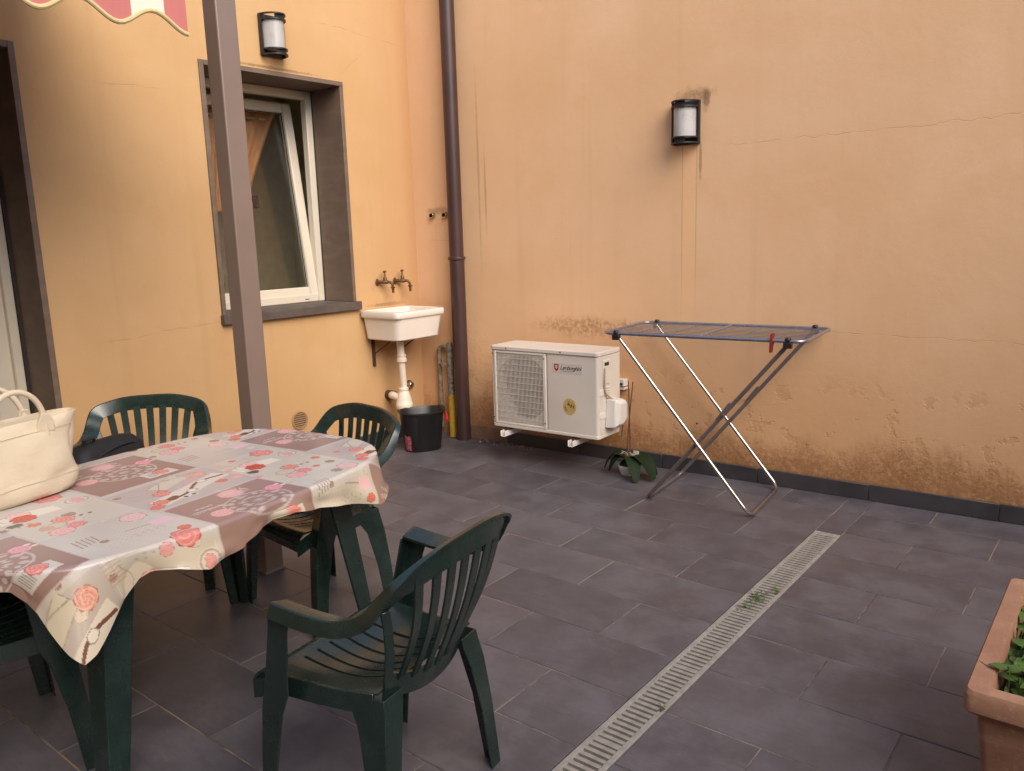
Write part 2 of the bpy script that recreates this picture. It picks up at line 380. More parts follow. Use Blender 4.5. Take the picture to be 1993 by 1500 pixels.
DY0, DY1, DX1 = 1.053, 1.177, 3.796         # drain channel
TW, TL, X0, J = .3025, .605, 1.118, .0042
cache = {}
def tile(x0, x1, y0, y1):
    if x1-x0 < .03 or y1-y0 < .03: return
    key = (round(x1-x0, 3), round(y1-y0, 3))
    if key not in cache:
        a, b = (x1-x0-J)/2, (y1-y0-J)/2; m = MB(); e = .0018
        lo = [(-a, -b, -.012), (a, -b, -.012), (a, b, -.012), (-a, b, -.012)]; mi = [(p, q, -.0015) for p, q, _ in lo]
        hi = [(-a+e, -b+e, 0), (a-e, -b+e, 0), (a-e, b-e, 0), (-a+e, b-e, 0)]
        m.loops([lo, mi, hi]); cache[key] = m.mesh('floor_tile', M['tile'])
    o = bpy.data.objects.new('floor_tile', cache[key]); C.objects.link(o); o.parent = floor
    o.location = ((x0+x1)/2, (y0+y1)/2, random.uniform(-.0006, .0006)); o.rotation_euler = (random.uniform(-.0012, .0012), random.uniform(-.0012, .0012), 0)
for i in range(-6, 12):
    xa = X0+TW*i; xb = xa+TW; odd = i % 2 == 1
    xb2 = min(xb, 4.60)
    if xb2-xa < .05: continue
    y = DY1; first = True                                            # left of the drain
    while y < HY-.02:
        l = TL if (odd or not first) else TL/2; first = False
        tile(xa, xb2, y, min(y+l, HY+.02)); y += l
    y = DY0; first = True                                            # right of the drain
    while y > -1.5:
        l = TL if (odd or not first) else TL/2; first = False
        tile(xa, xb2, max(y-l, -1.5), y); y -= l
    if xb > DX1: tile(max(xa, DX1+.002), xb2, DY0, DY1)
dr = thing('drain_channel', 'long pale slotted drain channel set flush in the dark tiled floor', 'drain', (0, (DY0+DY1)/2, 0))
hw = (DY1-DY0)/2-.002; sx0 = .0
d = MB(); d.box(sx0, DX1, -hw, -.042, -.012, .0008); d.box(sx0, DX1, .042, hw, -.012, .0008); d.box(DX1-.030, DX1, -.042, .042, -.012, .0006)
d.build('grate_edge', M['grate'], dr, bevel=.002)
d = MB(); d.box(sx0, DX1, -.058, .058, -.09, -.07); d.box(sx0, DX1, -.0595, -.0585, -.09, -.013); d.box(sx0, DX1, .0585, .0595, -.09, -.013)
d.build('channel_bed', M['slotdark'], dr)
pitch = .0262; bar = MB(); bar.box(-.0073, .0073, -.0418, .0418, -.012, .0004)
bme = bar.mesh('grate_bar', M['grate'], True)
nb = int((DX1-.03-sx0)/pitch)
for k in range(nb):
    o = bpy.data.objects.new('grate_bar', bme); C.objects.link(o); o.parent = dr; xx = DX1-.040-pitch*k
    o.location = (xx, 0, 0)
    if k % 19 == 18: o.scale = (1.45, 1, 1)
# weeds growing through the grate
def leafblade(m, p, d_, L, W, up=.3, n=4, fold=.15):
    d_ = Vector(d_).normalized(); sd_ = d_.cross(Vector((0, 0, 1))).normalized(); vs_ = []
    for k in range(n+1):
        t = k/n; q = Vector(p)+d_*L*t+Vector((0, 0, 1))*(up*L*math.sin(t*math.pi*.75)); ww = W*math.sin(math.pi*min(1, .12+t*.88))**.8*.5
        vs_ += [q-sd_*ww+Vector((0, 0, fold*ww)), q, q+sd_*ww+Vector((0, 0, fold*ww))]
    fs = []
    for k in range(n): a = 3*k; fs += [(a, a+1, a+4, a+3), (a+1, a+2, a+5, a+4)]
    m.add(vs_, fs)
def weed(name, label, x_, y_, n, size, spread):
    m = MB()
    for k in range(n):
        a = random.uniform(0, 6.28); r_ = spread*random.random()**.6
        leafblade(m, (x_+r_*math.cos(a)*1.6, y_+r_*math.sin(a), .002+random.random()*size*.5), (math.cos(a*1.7), math.sin(a*1.7), 0), size*random.uniform(.5, 1.1), size*random.uniform(.35, .6), .35)
    return tag(m.build(name, M['weed']), label, 'weed', 'weeds growing in the drain')
weed('weed', 'largest tuft of green weed growing through the drain slots', 2.93, 1.118, 28, .020, .04)
weed('weed', 'thin sprig of weed in the drain next to the largest tuft', 2.82, 1.125, 16, .016, .03)
weed('weed', 'small weed at the right edge of the drain beyond the largest tuft', 3.02, 1.075, 12, .016, .018)
weed('weed', 'tiny weed at the right edge of the drain nearest the camera', 2.03, 1.066, 10, .014, .015)

# ------------------------------------------------------------------ house wall with door and window
house = thing('house', 'yellow ochre plastered house front with brown stone door and window surrounds', 'house', (0, HY, 0))
def wall_holes(x0, x1, z0, z1, t, holes):
    m = MB(); xs = sorted({x0, x1}|{h[0] for h in holes}|{h[1] for h in holes}); zs = sorted({z0, z1}|{h[2] for h in holes}|{h[3] for h in holes})
    for i in range(len(xs)-1):
        for k in range(len(zs)-1):
            cx, cz = (xs[i]+xs[i+1])/2, (zs[k]+zs[k+1])/2
            if any(h[0] < cx < h[1] and h[2] < cz < h[3] for h in holes): continue
            a, b, c_, d_ = xs[i], xs[i+1], zs[k], zs[k+1]
            m.add([(a, 0, c_), (b, 0, c_), (b, 0, d_), (a, 0, d_)], [(0, 1, 2, 3)]); m.add([(a, t, c_), (b, t, c_), (b, t, d_), (a, t, d_)], [(3, 2, 1, 0)])
    def q(p): m.add(p, [(0, 1, 2, 3)])
    for h in holes+[(x0, x1, z0, z1)]:
        a, b, c_, d_ = h
        q([(a, 0, c_), (a, t, c_), (a, t, d_), (a, 0, d_)]); q([(b, 0, c_), (b, 0, d_), (b, t, d_), (b, t, c_)])
        q([(a, 0, d_), (a, t, d_), (b, t, d_), (b, 0, d_)]); q([(a, 0, c_), (b, 0, c_), (b, t, c_), (a, t, c_)])
    return m
WX0, WX1, WZ0, WZ1 = 2.642, 3.664, 1.000, 2.458
DX0_, DXR, DZ1 = .74, 1.70, 2.400
me_ = wall_holes(-4.0, 4.30, -.03, 3.7, .34, [(WX0, WX1, WZ0, WZ1), (DX0_, DXR, -.03, DZ1)])
me_.build('wall', M['house'], house)
# skirting tiles along the house wall
def skirts(parent, s0, s1, d, L=.6):
    s = s0
    while s < s1-.02:
        e = min(s+L, s1); m = MB(); m.box(s+.0015, e-.0015, -d, 0.004, .0015, .088); m.build('skirting_tile', M['skirt'], parent, bevel=.0015, seg=1); s += L
skirts(house, 1.735, 4.262, .010)
# window: stone lining, sill, frame, tilted sash
win = MB()
T, Y0, Y1 = .028, -.012, .30
win.box(WX0, WX0+T, Y0, Y1, 1.0345, WZ1); win.box(WX1-T, WX1, Y0, Y1, 1.0345, WZ1-T-.0006); win.box(WX0+T+.0005, WX1, Y0-.001, Y1, WZ1-T, WZ1)
window = win.build('window', M['stone'], house, bevel=.002, seg=1)
m = MB(); m.box(WX0-.008, WX1+.026, -.038, .34, .978, 1.034); m.build('sill', M['sill'], window, bevel=.004)
fx0, fx1, fz0, fz1 = WX0+T, WX1-T, 1.0342, WZ1-T; FY = .285
def frame(name, x0, x1, z0, z1, y0, y1, wd, mat, parent, bev=.006, wb=None):
    wb = wb or wd; m = MB(); m.box(x0, x0+wd, y0, y1, z0, z1); m.box(x1-wd, x1, y0, y1, z0, z1)
    m.box(x0+wd+.0004, x1-wd-.0004, y0+.001, y1, z1-wd, z1-.0004); m.box(x0+wd+.0004, x1-wd-.0004, y0+.001, y1, z0+.0004, z0+wb)
    return m.build(name, mat, parent, bevel=bev)
frame('window_frame', fx0+.001, fx1-.001, fz0, fz1-.001, FY, FY+.055, .052, M['pvc'], window)
m = MB(); m.box(fx1-.0045, fx1-.0005, FY-.006, FY, fz0, fz1); m.build('gasket', M['gasket'], window)
TILT = R(-7.2)                               # top leans into the room
sash = frame('sash', 0, fx1-fx0-.088, 0, fz1-fz0-.082, 0, .058, .070, M['pvc'], window, .009)
sash.location = (fx0+.044, FY+.006, fz0+.036); sash.rotation_euler = (TILT, 0, 0)
sw, sh = fx1-fx0-.088, fz1-fz0-.082
m = MB(); m.box(.062, sw-.062, .026, .032, .062, sh-.062); m.build('pane', M['glass'], sash)
m = MB()
for a, b, c_, d_ in ((.068, .074, .068, sh-.068), (sw-.074, sw-.068, .068, sh-.068), (.0745, sw-.0745, .068, .074), (.0745, sw-.0745, sh-.074, sh-.068)): m.box(a, b, .0235, .0262, c_, d_)
m.build('gasket', M['gasket'], sash)
# gathered orange curtain on the inside of the sash
def curt(u, v):
    v_ = min(1, max(0, v)); top = sh-.060; x_l = .06+.03*v_; x_r = lerp(.80, .45, v_**.92)
    x_ = lerp(x_l, x_r, u); z_ = top-v*.66; return (x_, .085+.012*math.sin(u*44+v*1.5)*(1-.3*v)+.006*math.sin(u*19), z_)
m = MB(); m.patch(curt, 0, 1, 0, 1, 150, 24, .0015, up=(0, -1, 0)); m.build('curtain', M['curtain'], sash, smooth=True, ang=80)
m = MB(); m.tube([(.04, .085, sh-.105), (sw-.12, .085, sh-.105)], .006, 8); m.build('curtain_rod', M['pvc'], sash, smooth=True)
m = MB(); m.box(.53, .556, .075, .105, .62, .70); m.tube([(.543, .12, .66), (.52, .12, .75), (.47, .12, .82)], .005, 6); m.build('handle', M['black'], sash)
m = MB(); m.box(fx1-.17, fx1-.137, FY-.0012, FY+.004, fz0+.018, fz0+.023); m.build('drain_slot', M['black'], window)
# rooms behind the openings (part of the house)
def room(x0, x1, z0, z1):
    m = MB(); m.box(x0, x1, .345, 1.35, z0, z1)
    m.f = [q for k, q in enumerate(m.f) if k != 2]; return m
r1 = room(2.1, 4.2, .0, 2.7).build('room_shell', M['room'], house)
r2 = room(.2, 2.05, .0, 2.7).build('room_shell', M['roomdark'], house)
# door
dm = MB(); dm.box(DXR-.03, DXR, Y0, Y1, 0, DZ1); dm.box(DX0_, DX0_+.03, Y0, Y1, 0, DZ1); dm.box(DX0_+.0305, DXR-.0305, Y0-.001, Y1, DZ1-.03, DZ1)
door = dm.build('door', M['stone'], house, bevel=.002, seg=1)
m = MB(); m.box(DXR-.0445, DXR-.0305, .262, .30, 0.004, DZ1-.031); m.build('gasket', M['gasket'], door)
frame('door_frame', DX0_+.031, DXR-.0455, .004, DZ1-.031, .27, .33, .045, M['pvc'], door)
dl = frame('door_leaf', 0, .80, 0, 2.26, 0, .055, .095, M['pvc'], door, .008, .2); dl.location = (DXR-.088-.80, .30, .03)
m = MB(); m.box(.085, .715, .024, .030, .18, 2.18); m.build('pane', M['glass'], dl)

# ------------------------------------------------------------------ yard wall
yw = thing('yard_wall', 'tall apricot plastered yard wall with grimy flaking base and fine cracks', 'wall', (CX, CY, 0), WA)
m = MB()
m.box(-.02, 9.0, 0, .25, -.03, 3.5); m.build('wall', M['yard'], yw)
skirts(yw, .78, 8.6, .010)
# unseen walls added out of view to block sky light and bounce warm light
for nm, lb, lc, rz, ln, hh in (('light_block_wall', 'plain unseen wall added behind the camera to block low sky light', (-3.4, -3.8, 0), R(180), 8.2, 3.0), ('light_block_wall', 'plain unseen wall added left of the camera to cut light from that side', (-2.6, 4.4, 0), R(90), 8.2, 4.6)):
    gw = thing(nm, lb, 'wall', lc, rz, 'unseen walls added to shape the light'); mm = MB()
    if rz > R(100): mm.box(-ln, 0, 0, .2, -.03, hh)
    else: mm.box(-ln, 0, 0, .2, -.03, hh)
    mm.build('wall', M['house'], gw)

# ------------------------------------------------------------------ wall lamps
def wall_lamp(label, loc, rz):
    t = thing('wall_lamp', label, 'lamp', loc, rz, 'half-round bulkhead lamps on the walls')
    m = MB(); m.box(-.078, .078, -.014, 0, -.118, .118); m.build('back_plate', M['black'], t, bevel=.003)
    m = MB(); arc = [(.066*math.cos(a), -.014-.092*math.sin(a)) for a in [math.pi*k/16 for k in range(17)]]
    m.prism(arc, lambda a, b, d_: (a, b, d_), -.080, .084); m.build('diffuser', M['frost'], t, smooth=True, ang=50)
    for z in (.112, .082, -.082, -.112):
        m = MB(); o_ = []; i_ = []
        for k in range(25):
            a = math.pi*k/24; o_.append((.082*math.cos(a), -.010-.110*math.sin(a))); i_.append((.069*math.cos(a), -.010-.097*math.sin(a)))
        m.prism(o_+i_[::-1], lambda a, b, d_: (a, b, d_), z-.004, z+.004); m.build('ring', M['black'], t, smooth=True)
    for sx in (-1, 1):
        m = MB(); m.box(sx*.077-.005, sx*.077+.005, -.035, -.010, -.112, .112); m.build('upright', M['black'], t)
    for z in (.097, -.097):
        m = MB(); m.box(-.03, .03, -.105, -.098, z-.013, z+.013); m.build('clip', M['black'], t)
    return t
wall_lamp('half-round black wall lamp on the ochre house wall above the window', (3.135, HY, 2.652), 0)
wall_lamp('half-round black wall lamp with stained surround on the apricot yard wall', RW(2.12, 0, 2.04), WA)

# ------------------------------------------------------------------ square post and awning
t = thing('porch_post', 'square taupe metal post standing behind the table', 'post', (1.9805, 3.011, 0))
m = MB(); m.box(-.0465, .0465, -.0465, .0465, 0, 2.75); m.build('shaft', M['post'], t, bevel=.006, seg=3)
m = MB(); m.box(-.052, .052, -.052, .052, 0.0, .012); m.build('foot', M['post'], t, bevel=.002)
aw = thing('awning', 'red and cream striped fabric awning with scalloped edge', 'awning', (1.767, 2.90, 0))
SP = .262                                            # stripe period, red centred on the low points
XL = -3.4
m = MB(); m.tube([(XL, .0, 2.455), (.01, .0, 2.455)], .022, 12); m.build('front_bar', M['post'], aw, smooth=True)
def stripes():
    x = 0.0; out = []; first = True
    # red from 0 to -.085, then white .118, red .144 ...
    out.append((-.088, 0, 'awred')); x = -.088; k = 0
    while x > XL:
        wd = .120 if k % 2 == 0 else .142
        out.append((x-wd, x, 'awwhite' if k % 2 == 0 else 'awred')); x -= wd; k += 1
    return out
def lowz(x):                                          # scalloped lower edge; low under red stripes
    return 2.246-.030*math.cos(2*math.pi*x/SP)
for a, b, mt in stripes():
    m = MB(); m.patch(lambda u, v: (u, .004*math.sin(u*23), lerp(lowz(u), 2.47, v)), a, b, 0, 1, 14, 4, .0015, up=(0, -1, 0))
    m.build('valance_panel', M[mt], aw, smooth=True)
    m = MB(); m.patch(lambda u, v: (u, lerp(-.0, 1.33, v), lerp(2.478, 3.02, v)-.03*math.sin(v*math.pi)), a, b, 0, 1, 2, 10, .0015)
    m.build('canopy_panel', M[mt], aw, smooth=True)
m = MB(); m.tube([(XL+k*.02, .004*math.sin((XL+k*.02)*23)+.0005, lowz(XL+k*.02)) for k in range(int(-XL/.02)+1)], .0085, 8); m.build('hem', M['awtrim'], aw, smooth=True)
m = MB(); m.box(XL, .02, 1.29, 1.366, 2.98, 3.10); m.build('wall_box', M['post'], aw, bevel=.006)

# ------------------------------------------------------------------ wash basin in the corner
def loft_rr(m, secs, caps=True, n=6):
    m.loops([[(cx+a, cy+b, z) for a, b in rrect(w_, h_, r_, n)] for cx, cy, w_, h_, r_, z in secs], False, caps); return m
t = thing('wash_basin', 'white ceramic wash trough hanging in the corner of the yard', 'basin', (3.917, HY, 0))
SW, SDp = .474, .385; m = MB(); cy = -SDp/2-.002
loft_rr(m, [(0, cy+.012, SW*.84, SDp*.86, .06, .768), (0, cy+.010, SW*.87, SDp*.89, .055, .775), (0, cy+.004, SW*.925, SDp*.95, .045, .912), (0, cy+.004, SW*.93, SDp*.955, .045, .9185),
            (0, cy, SW-.006, SDp-.006, .04, .921), (0, cy, SW, SDp, .04, .927), (0, cy, SW, SDp, .04, .956), (0, cy, SW-.008, SDp-.008, .038, .964), (0, cy, SW-.05, SDp-.05, .032, .966),
            (0, cy, SW-.066, SDp-.066, .03, .960), (0, cy, SW-.085, SDp-.085, .03, .90), (0, cy, SW-.13, SDp-.12, .03, .80), (0, cy, SW-.20, SDp-.18, .03, .790)])
m.build('bowl', M['ceramic'], t, smooth=True, ang=35)
def px(x_, y_, z_): return (x_-3.917, y_-HY, z_)
m = MB(); m.tube([px(3.868, 4.07, .77), px(3.872, 4.07, .63)], .026, 16); m.tube([px(3.872, 4.07, .63), px(3.898, 4.085, .40)], .0235, 16); m.build('waste_pipe', M['wplastic'], t, smooth=True)
m = MB(); m.lathe([(.030, .598), (.036, .602), (.036, .622), (.030, .627), (.030, .640), (.033, .643), (.033, .650), (.027, .652)], 20, px(3.875, 4.07, 0)); m.build('pipe_collar', M['wplastic'], t, smooth=True)
m = MB(); m.lathe([(.001, .225), (.040, .228), (.052, .255), (.060, .275), (.060, .300), (.055, .306), (.052, .335), (.040, .372), (.030, .392), (.036, .396), (.036, .410), (.027, .414)], 22, px(3.893, 4.085, 0)); m.build('trap', M['wplastic'], t, smooth=True)
m = MB(); m.tube([px(3.875, 4.10, .335), px(3.868, 4.16, .350), px(3.90, 4.215, .343)], [.026, .029, .029], 14); m.build('trap_outlet', M['wplastic'], t, smooth=True)
m = MB(); m.tube([px(3.90, 4.19, .342), px(3.912, 4.27, .340)], .034, 16); m.build('wall_sleeve', M['rust'], t, smooth=True)
for bx in (3.794, 4.045):
    m = MB(); m.box(bx-3.917-.011, bx-3.917+.011, -.008, 0, .565, .765); m.box(bx-3.917-.004, bx-3.917+.004, -.022, -.008, .565, .765)
    m.box(bx-3.917-.010, bx-3.917+.010, -.30, -.008, .757, .764); m.tube([(bx-3.917, -.015, .655), (bx-3.917, -.19, .755)], .0045, 6); m.build('bracket', M['rust'], t)
# taps
def tap(label, x_, z_):
    t = thing('tap', label, 'tap', (x_, HY, z_), 0, 'brass taps above the basin')
    m = MB(); m.lathe([(.024, 0.0), (.024, -.008), (.013, -.013), (.012, -.045), (.015, -.048), (.015, -.075), (.011, -.080)], 14, (0, 0, 0), 'Y'); 
    m.tube([(0, -.078, 0), (0, -.098, -.002), (0, -.110, -.014), (0, -.114, -.034)], [.010, .010, .0095, .009], 12)
    m.lathe([(.0001, -.033), (.017, -.034), (.017, -.041), (.0095, -.044), (.009, -.076), (.0001, -.077)], 12, (0, -.114, 0)); m.build('body', M['brass'], t, smooth=True)
    m = MB(); m.lathe([(.014, 0.0), (.013, .022), (.007, .030), (.005, .062), (.0001, .063)], 12, (0, -.060, .008)); m.build('stem', M['brass'], t, smooth=True)
    m = MB(); m.tube([(-.032, -.060, .071), (0, -.060, .0735), (.032, -.060, .071)], [.0055, .0075, .0055], 8); m.build('handle', M['brass'], t, smooth=True)
    t.rotation_euler = (0, 0, R(32)); return t
tap('tarnished brass tap above the basin, nearer the window', 3.868, 1.150)
tap('tarnished brass tap above the basin, nearer the corner', 4.036, 1.150)
t = thing('stop_valve', 'round chrome stop valve cap low on the wall behind the basin waste pipe', 'valve', (4.128, HY, .378))
m = MB(); m.lathe([(.036, 0), (.036, -.004), (.026, -.008), (.022, -.03), (.014, -.036), (.0001, -.037)], 20, (0, 0, 0), 'Y'); m.build('cap', M['chrome'], t, smooth=True)
# pipe stubs near the corner
for s_, lb in ((.175, 'open metal pipe stub in the yard wall beside the corner'), (.295, 'open metal pipe stub in the yard wall beside the downpipe')):
    t = thing('pipe_stub', lb, 'pipe', RW(s_, 0, 1.602), WA, 'pipe stubs left in the wall')
    m = MB(); m.lathe([(.022, .0), (.022, -.022), (.019, -.026), (.014, -.024), (.013, -.001)], 16, (0, 0, 0), 'Y'); m.build('sleeve', M['chrome'], t, smooth=True)
    m = MB(); m.lathe([(.0001, -.004), (.0131, -.004), (.0131, -.0035), (.0001, -.0035)], 14, (0, 0, 0), 'Y'); m.build('bore', M['black'], t)
# insulated water pipes and yellow hose
t = thing('water_pipe', 'lagged grey water pipes looping up beside the basin', 'pipe', RW(.26, 0, 0), WA)
m = MB(); m.tube(catmull([(-.062, -.03, .06), (-.062, -.03, .30), (-.062, -.03, .60), (-.052, -.03, .645), (-.02, -.032, .665), (.035, -.04, .662)], 5), .017, 12); m.build('thin_pipe', M['insul'], t, smooth=True)
m = MB(); m.tube([(.052+random.uniform(-.003, .003), -.042, .30+k*.0185) for k in range(22)], [.024+random.uniform(-.003, .004) for k in range(22)], 14); m.build('thick_pipe', M['wrap'], t, smooth=True)
m = MB(); m.tube([(.052, -.042, .645), (.052, -.042, .672)], .0285, 16); m.tube([(.052, -.042, .672), (.052, -.042, .695)], .020, 12); m.build('coupling', M['wrap'], t, smooth=True)
m = MB(); m.tube([(-.05, -.045, .535), (-.01, -.06, .54), (.03, -.05, .535)], .006, 8); m.box(-.018, .010, -.066, -.052, .530, .549); m.build('tap_lever', M['litter2'], t)
m = MB(); P_ = []; r_ = []
for k in range(75):
    z = .0+.0042*k; P_.append((.056, -.043, z)); r_.append(.0285 if k % 2 else .0245)
m.tube(P_, r_, 16); m.build('hose', M['yellow'], t, smooth=True, ang=80)

# ------------------------------------------------------------------ downpipe
t = thing('downpipe', 'dark brown round downpipe running down the yard wall near the corner', 'downpipe', RW(.43, .062, 0), WA)
m = MB(); m.tube([(0, 0, 1.30), (0, 0, 3.55)], .050, 24); m.build('upper_pipe', M['pipe'], t, smooth=True)
m = MB(); m.tube([(0, 0, -.0), (0, 0, .10), (0, 0, 1.31)], [.054, .052, .052], 24); m.build('lower_pipe', M['pipe'], t, smooth=True)
m = MB(); m.lathe([(.0525, 1.288), (.060, 1.291), (.062, 1.300), (.060, 1.309), (.0505, 1.312)], 24); m.build('joint_ring', M['pipe'], t, smooth=True)
for z in (2.6, .55): 
    m = MB(); m.tube([(0, .045, z), (0, .062, z)], .008, 8); m.build('wall_clip', M['pipe'], t)

# ------------------------------------------------------------------ bucket
t = thing('bucket', 'black oval mop bucket with red handle standing under the basin', 'bucket', (3.868, 3.895, 0), R(-28))
def oval(rx, ry, z, spout=0.0):
    out = []
    for k in range(40):
        a = 2*math.pi*k/40; e = 2.5
        x_ = rx*math.copysign(abs(math.cos(a))**(2/e), math.cos(a)); y_ = ry*math.copysign(abs(math.sin(a))**(2/e), math.sin(a))
        out.append((x_, y_, z+spout*max(0, math.cos(a*2))**2))
    return out
m = MB(); m.loops([oval(.118, .092, .0), oval(.124, .098, .006), oval(.150, .122, .255, .008), oval(.162, .132, .262, .012), oval(.164, .134, .274, .016), oval(.158, .128, .278, .016), oval(.146, .118, .262, .012), oval(.118, .092, .012)])
m.build('body', M['bucket'], t, smooth=True, ang=50)
hp = catmull([(.152, .0, .252), (.150, -.07, .245), (.10, -.135, .225), (.02, -.16, .215), (-.06, -.145, .225), (-.13, -.085, .242), (-.152, 0, .252)], 6)
hp = [p for p in hp]; m = MB(); m.tube([(.150, -.02, .262), (.156, -.06, .250), (.150, -.105, .232), (.132, -.142, .214)], [.007, .008, .011, .013], 10); m.build('handle', M['red'], t, smooth=True)
m = MB()
def lab(u, v):
    a = R(lerp(188, 222, u)); z = lerp(.012, .118, v); k = z/.255; rx, ry = lerp(.124, .150, k)+.0012, lerp(.098, .122, k)+.0012; e = 2.5
    return (rx*math.copysign(abs(math.cos(a))**(2/e), math.cos(a)), ry*math.copysign(abs(math.sin(a))**(2/e), math.sin(a)), z)
m.patch(lab, 0, 1, 0, 1, 8, 4, .0004, up=(-1, -1, 0))
g = G('bucket_label_print'); nz = g.noise(75, 4, .7, g.mapv((1, 1, 1.8)))
M['blabel'] = g.done(g.mix(g.step(nz, .50, .58), g.mix(g.step(nz, .42, .46), (.05, .012, .016), (.30, .03, .05)), (.45, .22, .24)), .45)
m.build('label_sticker', M['blabel'], t, smooth=True)

# ------------------------------------------------------------------ air conditioner
AS0, AS1, AF, ABk, AZ0, AZ1 = .982, 1.764, .415, .15, .240, .764
AWd = AS1-AS0
ac = thing('air_conditioner', 'cream outdoor air conditioner unit on brackets on the yard wall', 'air conditioner', RW((AS0+AS1)/2, 0, 0), WA)
hx = AWd/2; DF = -AF; DB = -ABk
m = MB(); body = rrect(AWd, AF-ABk, .022, 4); gx0, gx1 = -hx+.028, hx-.385          # grille opening left
# casing: sides, back and right-hand front panel around the fan opening
m.box(gx1+.022, hx-.0, DF+.022, DB, AZ0+.022, AZ1-.026); m.box(-hx, gx0-.006, DF+.006, DB, AZ0+.022, AZ1-.026)
m.box(gx0-.006, gx1+.022, DB-.01, DB, AZ0+.022, AZ1-.026)
m.build('casing', M['ac'], ac, bevel=.004)
m = MB(); m.prism(rrect(hx-gx1-.018, .05, .020, 5), lambda a, b, d_: (a+(gx1+.018+hx)/2+.0005, b+DF+.0255, d_), AZ0+.021, AZ1-.0265); m.build('front_panel', M['ac'], ac, smooth=True, ang=50)
m = MB(); m.prism(rrect(AWd+.010, AF-ABk+.012, .024, 5), lambda a, b, d_: (a, b+(DF+DB)/2, d_), AZ1-.027, AZ1); m.build('top_cover', M['ac'], ac, bevel=.005, ang=50)
m = MB(); m.prism(rrect(AWd+.004, AF-ABk+.004, .02, 5), lambda a, b, d_: (a, b+(DF+DB)/2, d_), AZ0, AZ0+.0215); m.build('base_tray', M['ac'], ac, bevel=.004, ang=50)
gcx, gcz = (gx0+gx1)/2, (AZ0+AZ1)/2-.002; gwd = gx1-gx0
m = MB(); N = 40; ring_o = [(gx0-.004, DF+.03, AZ0+.022), ]
# shroud plate with round opening, and fan
FR = .205; sh_o = []; sh_i = []
for k in range(64):
    a = 2*math.pi*k/64; ca, sa = math.cos(a), math.sin(a); q = min((gwd/2+.004)/max(abs(ca), 1e-6), (.238)/max(abs(sa), 1e-6))
    sh_o.append((gcx+ca*q, DF+.035, gcz+sa*q)); sh_i.append((gcx+ca*FR, DF+.035, gcz+sa*FR))
sh_b = [(p[0], DF+.15, p[2]) for p in sh_i]
m.loops([sh_o, sh_i, sh_b], False, False); m.build('fan_shroud', M['ac'], ac, smooth=True)
m = MB(); m.box(gx0, gx1, DB-.02, DB-.012, AZ0+.03, AZ1-.03); m.build('coil', M['acdark'], ac)
fan = MB(); fan.lathe([(.0001, -.03), (.05, -.025), (.055, .03), (.0001, .031)], 20, (gcx, DF+.10, gcz), 'Y')
for k in range(3):
    a0 = k*2*math.pi/3+.3
    def bl(u, v, a0=a0):
        r_ = lerp(.05, .195, u); a = a0+lerp(-.15, .95, v)*lerp(.8, 1.0, u); return (gcx+r_*math.cos(a), DF+.10+lerp(-.03, .03, v), gcz+r_*math.sin(a))
    fan.patch(bl, 0, 1, 0, 1, 6, 6, .003, up=(0, -1, 0))
fan.build('fan', M['acdark'], ac, smooth=True)
gr = MB(); fz0_, fz1_ = AZ0+.022, AZ1-.03
gr.box(gx0-.006, gx0+.010, DF-.004, DF+.012, fz0_, fz1_); gr.box(gx1-.002, gx1+.020, DF-.004, DF+.012, fz0_, fz1_)
gr.box(gx0+.0105, gx1-.0025, DF-.003, DF+.012, fz1_-.014, fz1_); gr.box(gx0+.0105, gx1-.0025, DF-.003, DF+.012, fz0_, fz0_+.014)
grille = gr.build('grille', M['ac'], ac, bevel=.003)
nv = 35
vb = MB(); vb.box(-.0015, .0015, DF-.0005, DF+.002, fz0_+.0142, fz1_-.0142); vme = vb.mesh('grille_bar', M['ac'])
for k in range(nv):
    o = bpy.data.objects.new('grille_bar', vme); C.objects.link(o); o.parent = grille; o.location = (lerp(gx0+.018, gx1-.010, k/(nv-1)), 0, 0)
hb_ = MB(); hb_.box(gx0+.0102, gx1-.0022, DF-.0022, DF-.0008, -.0013, .0013); hme = hb_.mesh('grille_rail', M['ac'])
for k in range(11):
    o = bpy.data.objects.new('grille_rail', hme); C.objects.link(o); o.parent = grille; o.location = (0, 0, lerp(fz0_+.045, fz1_-.045, k/10))
def text_mesh(txt, size, shear, mat, name, parent, loc, rot, spacing=1.0, ext=.0002):
    cu = bpy.data.curves.new(name, 'FONT'); cu.body = txt; cu.size = size; cu.shear = shear; cu.space_character = spacing; cu.extrude = ext; cu.align_x = 'LEFT'
    ob = bpy.data.objects.new(name, cu); C.objects.link(ob); dg = bpy.context.evaluated_depsgraph_get()
    me = bpy.data.meshes.new_from_object(ob.evaluated_get(dg)); bpy.data.objects.remove(ob, do_unlink=True)
    me.name = name; me.materials.clear(); me.materials.append(mat); o = bpy.data.objects.new(name, me); C.objects.link(o); o.parent = parent; o.location = loc; o.rotation_euler = rot; return o
FYp = DF+.0005
lb0, lb1, lz = hx-.315, hx-.105, .655
m = MB(); m.box(lb0, lb1, FYp-.0012, FYp, lz-.030, lz+.030); brand = m.build('brand_label', M['label'], ac)
m = MB(); sp = [(-.016, .022), (.016, .022), (.016, -.002), (.011, -.014), (0, -.024), (-.011, -.014), (-.016, -.002)]
m.prism(sp, lambda a, b, d_: (a+lb0+.028, d_, b+lz+.002), FYp-.0018, FYp-.0012); m.build('shield', M['shield'], brand)
m = MB(); sp2 = [(a*.45, b*.5+.004) for a, b in sp]; m.prism(sp2, lambda a, b, d_: (a+lb0+.028, d_, b+lz+.002), FYp-.0023, FYp-.0018); m.build('shield_centre', M['label'], brand)
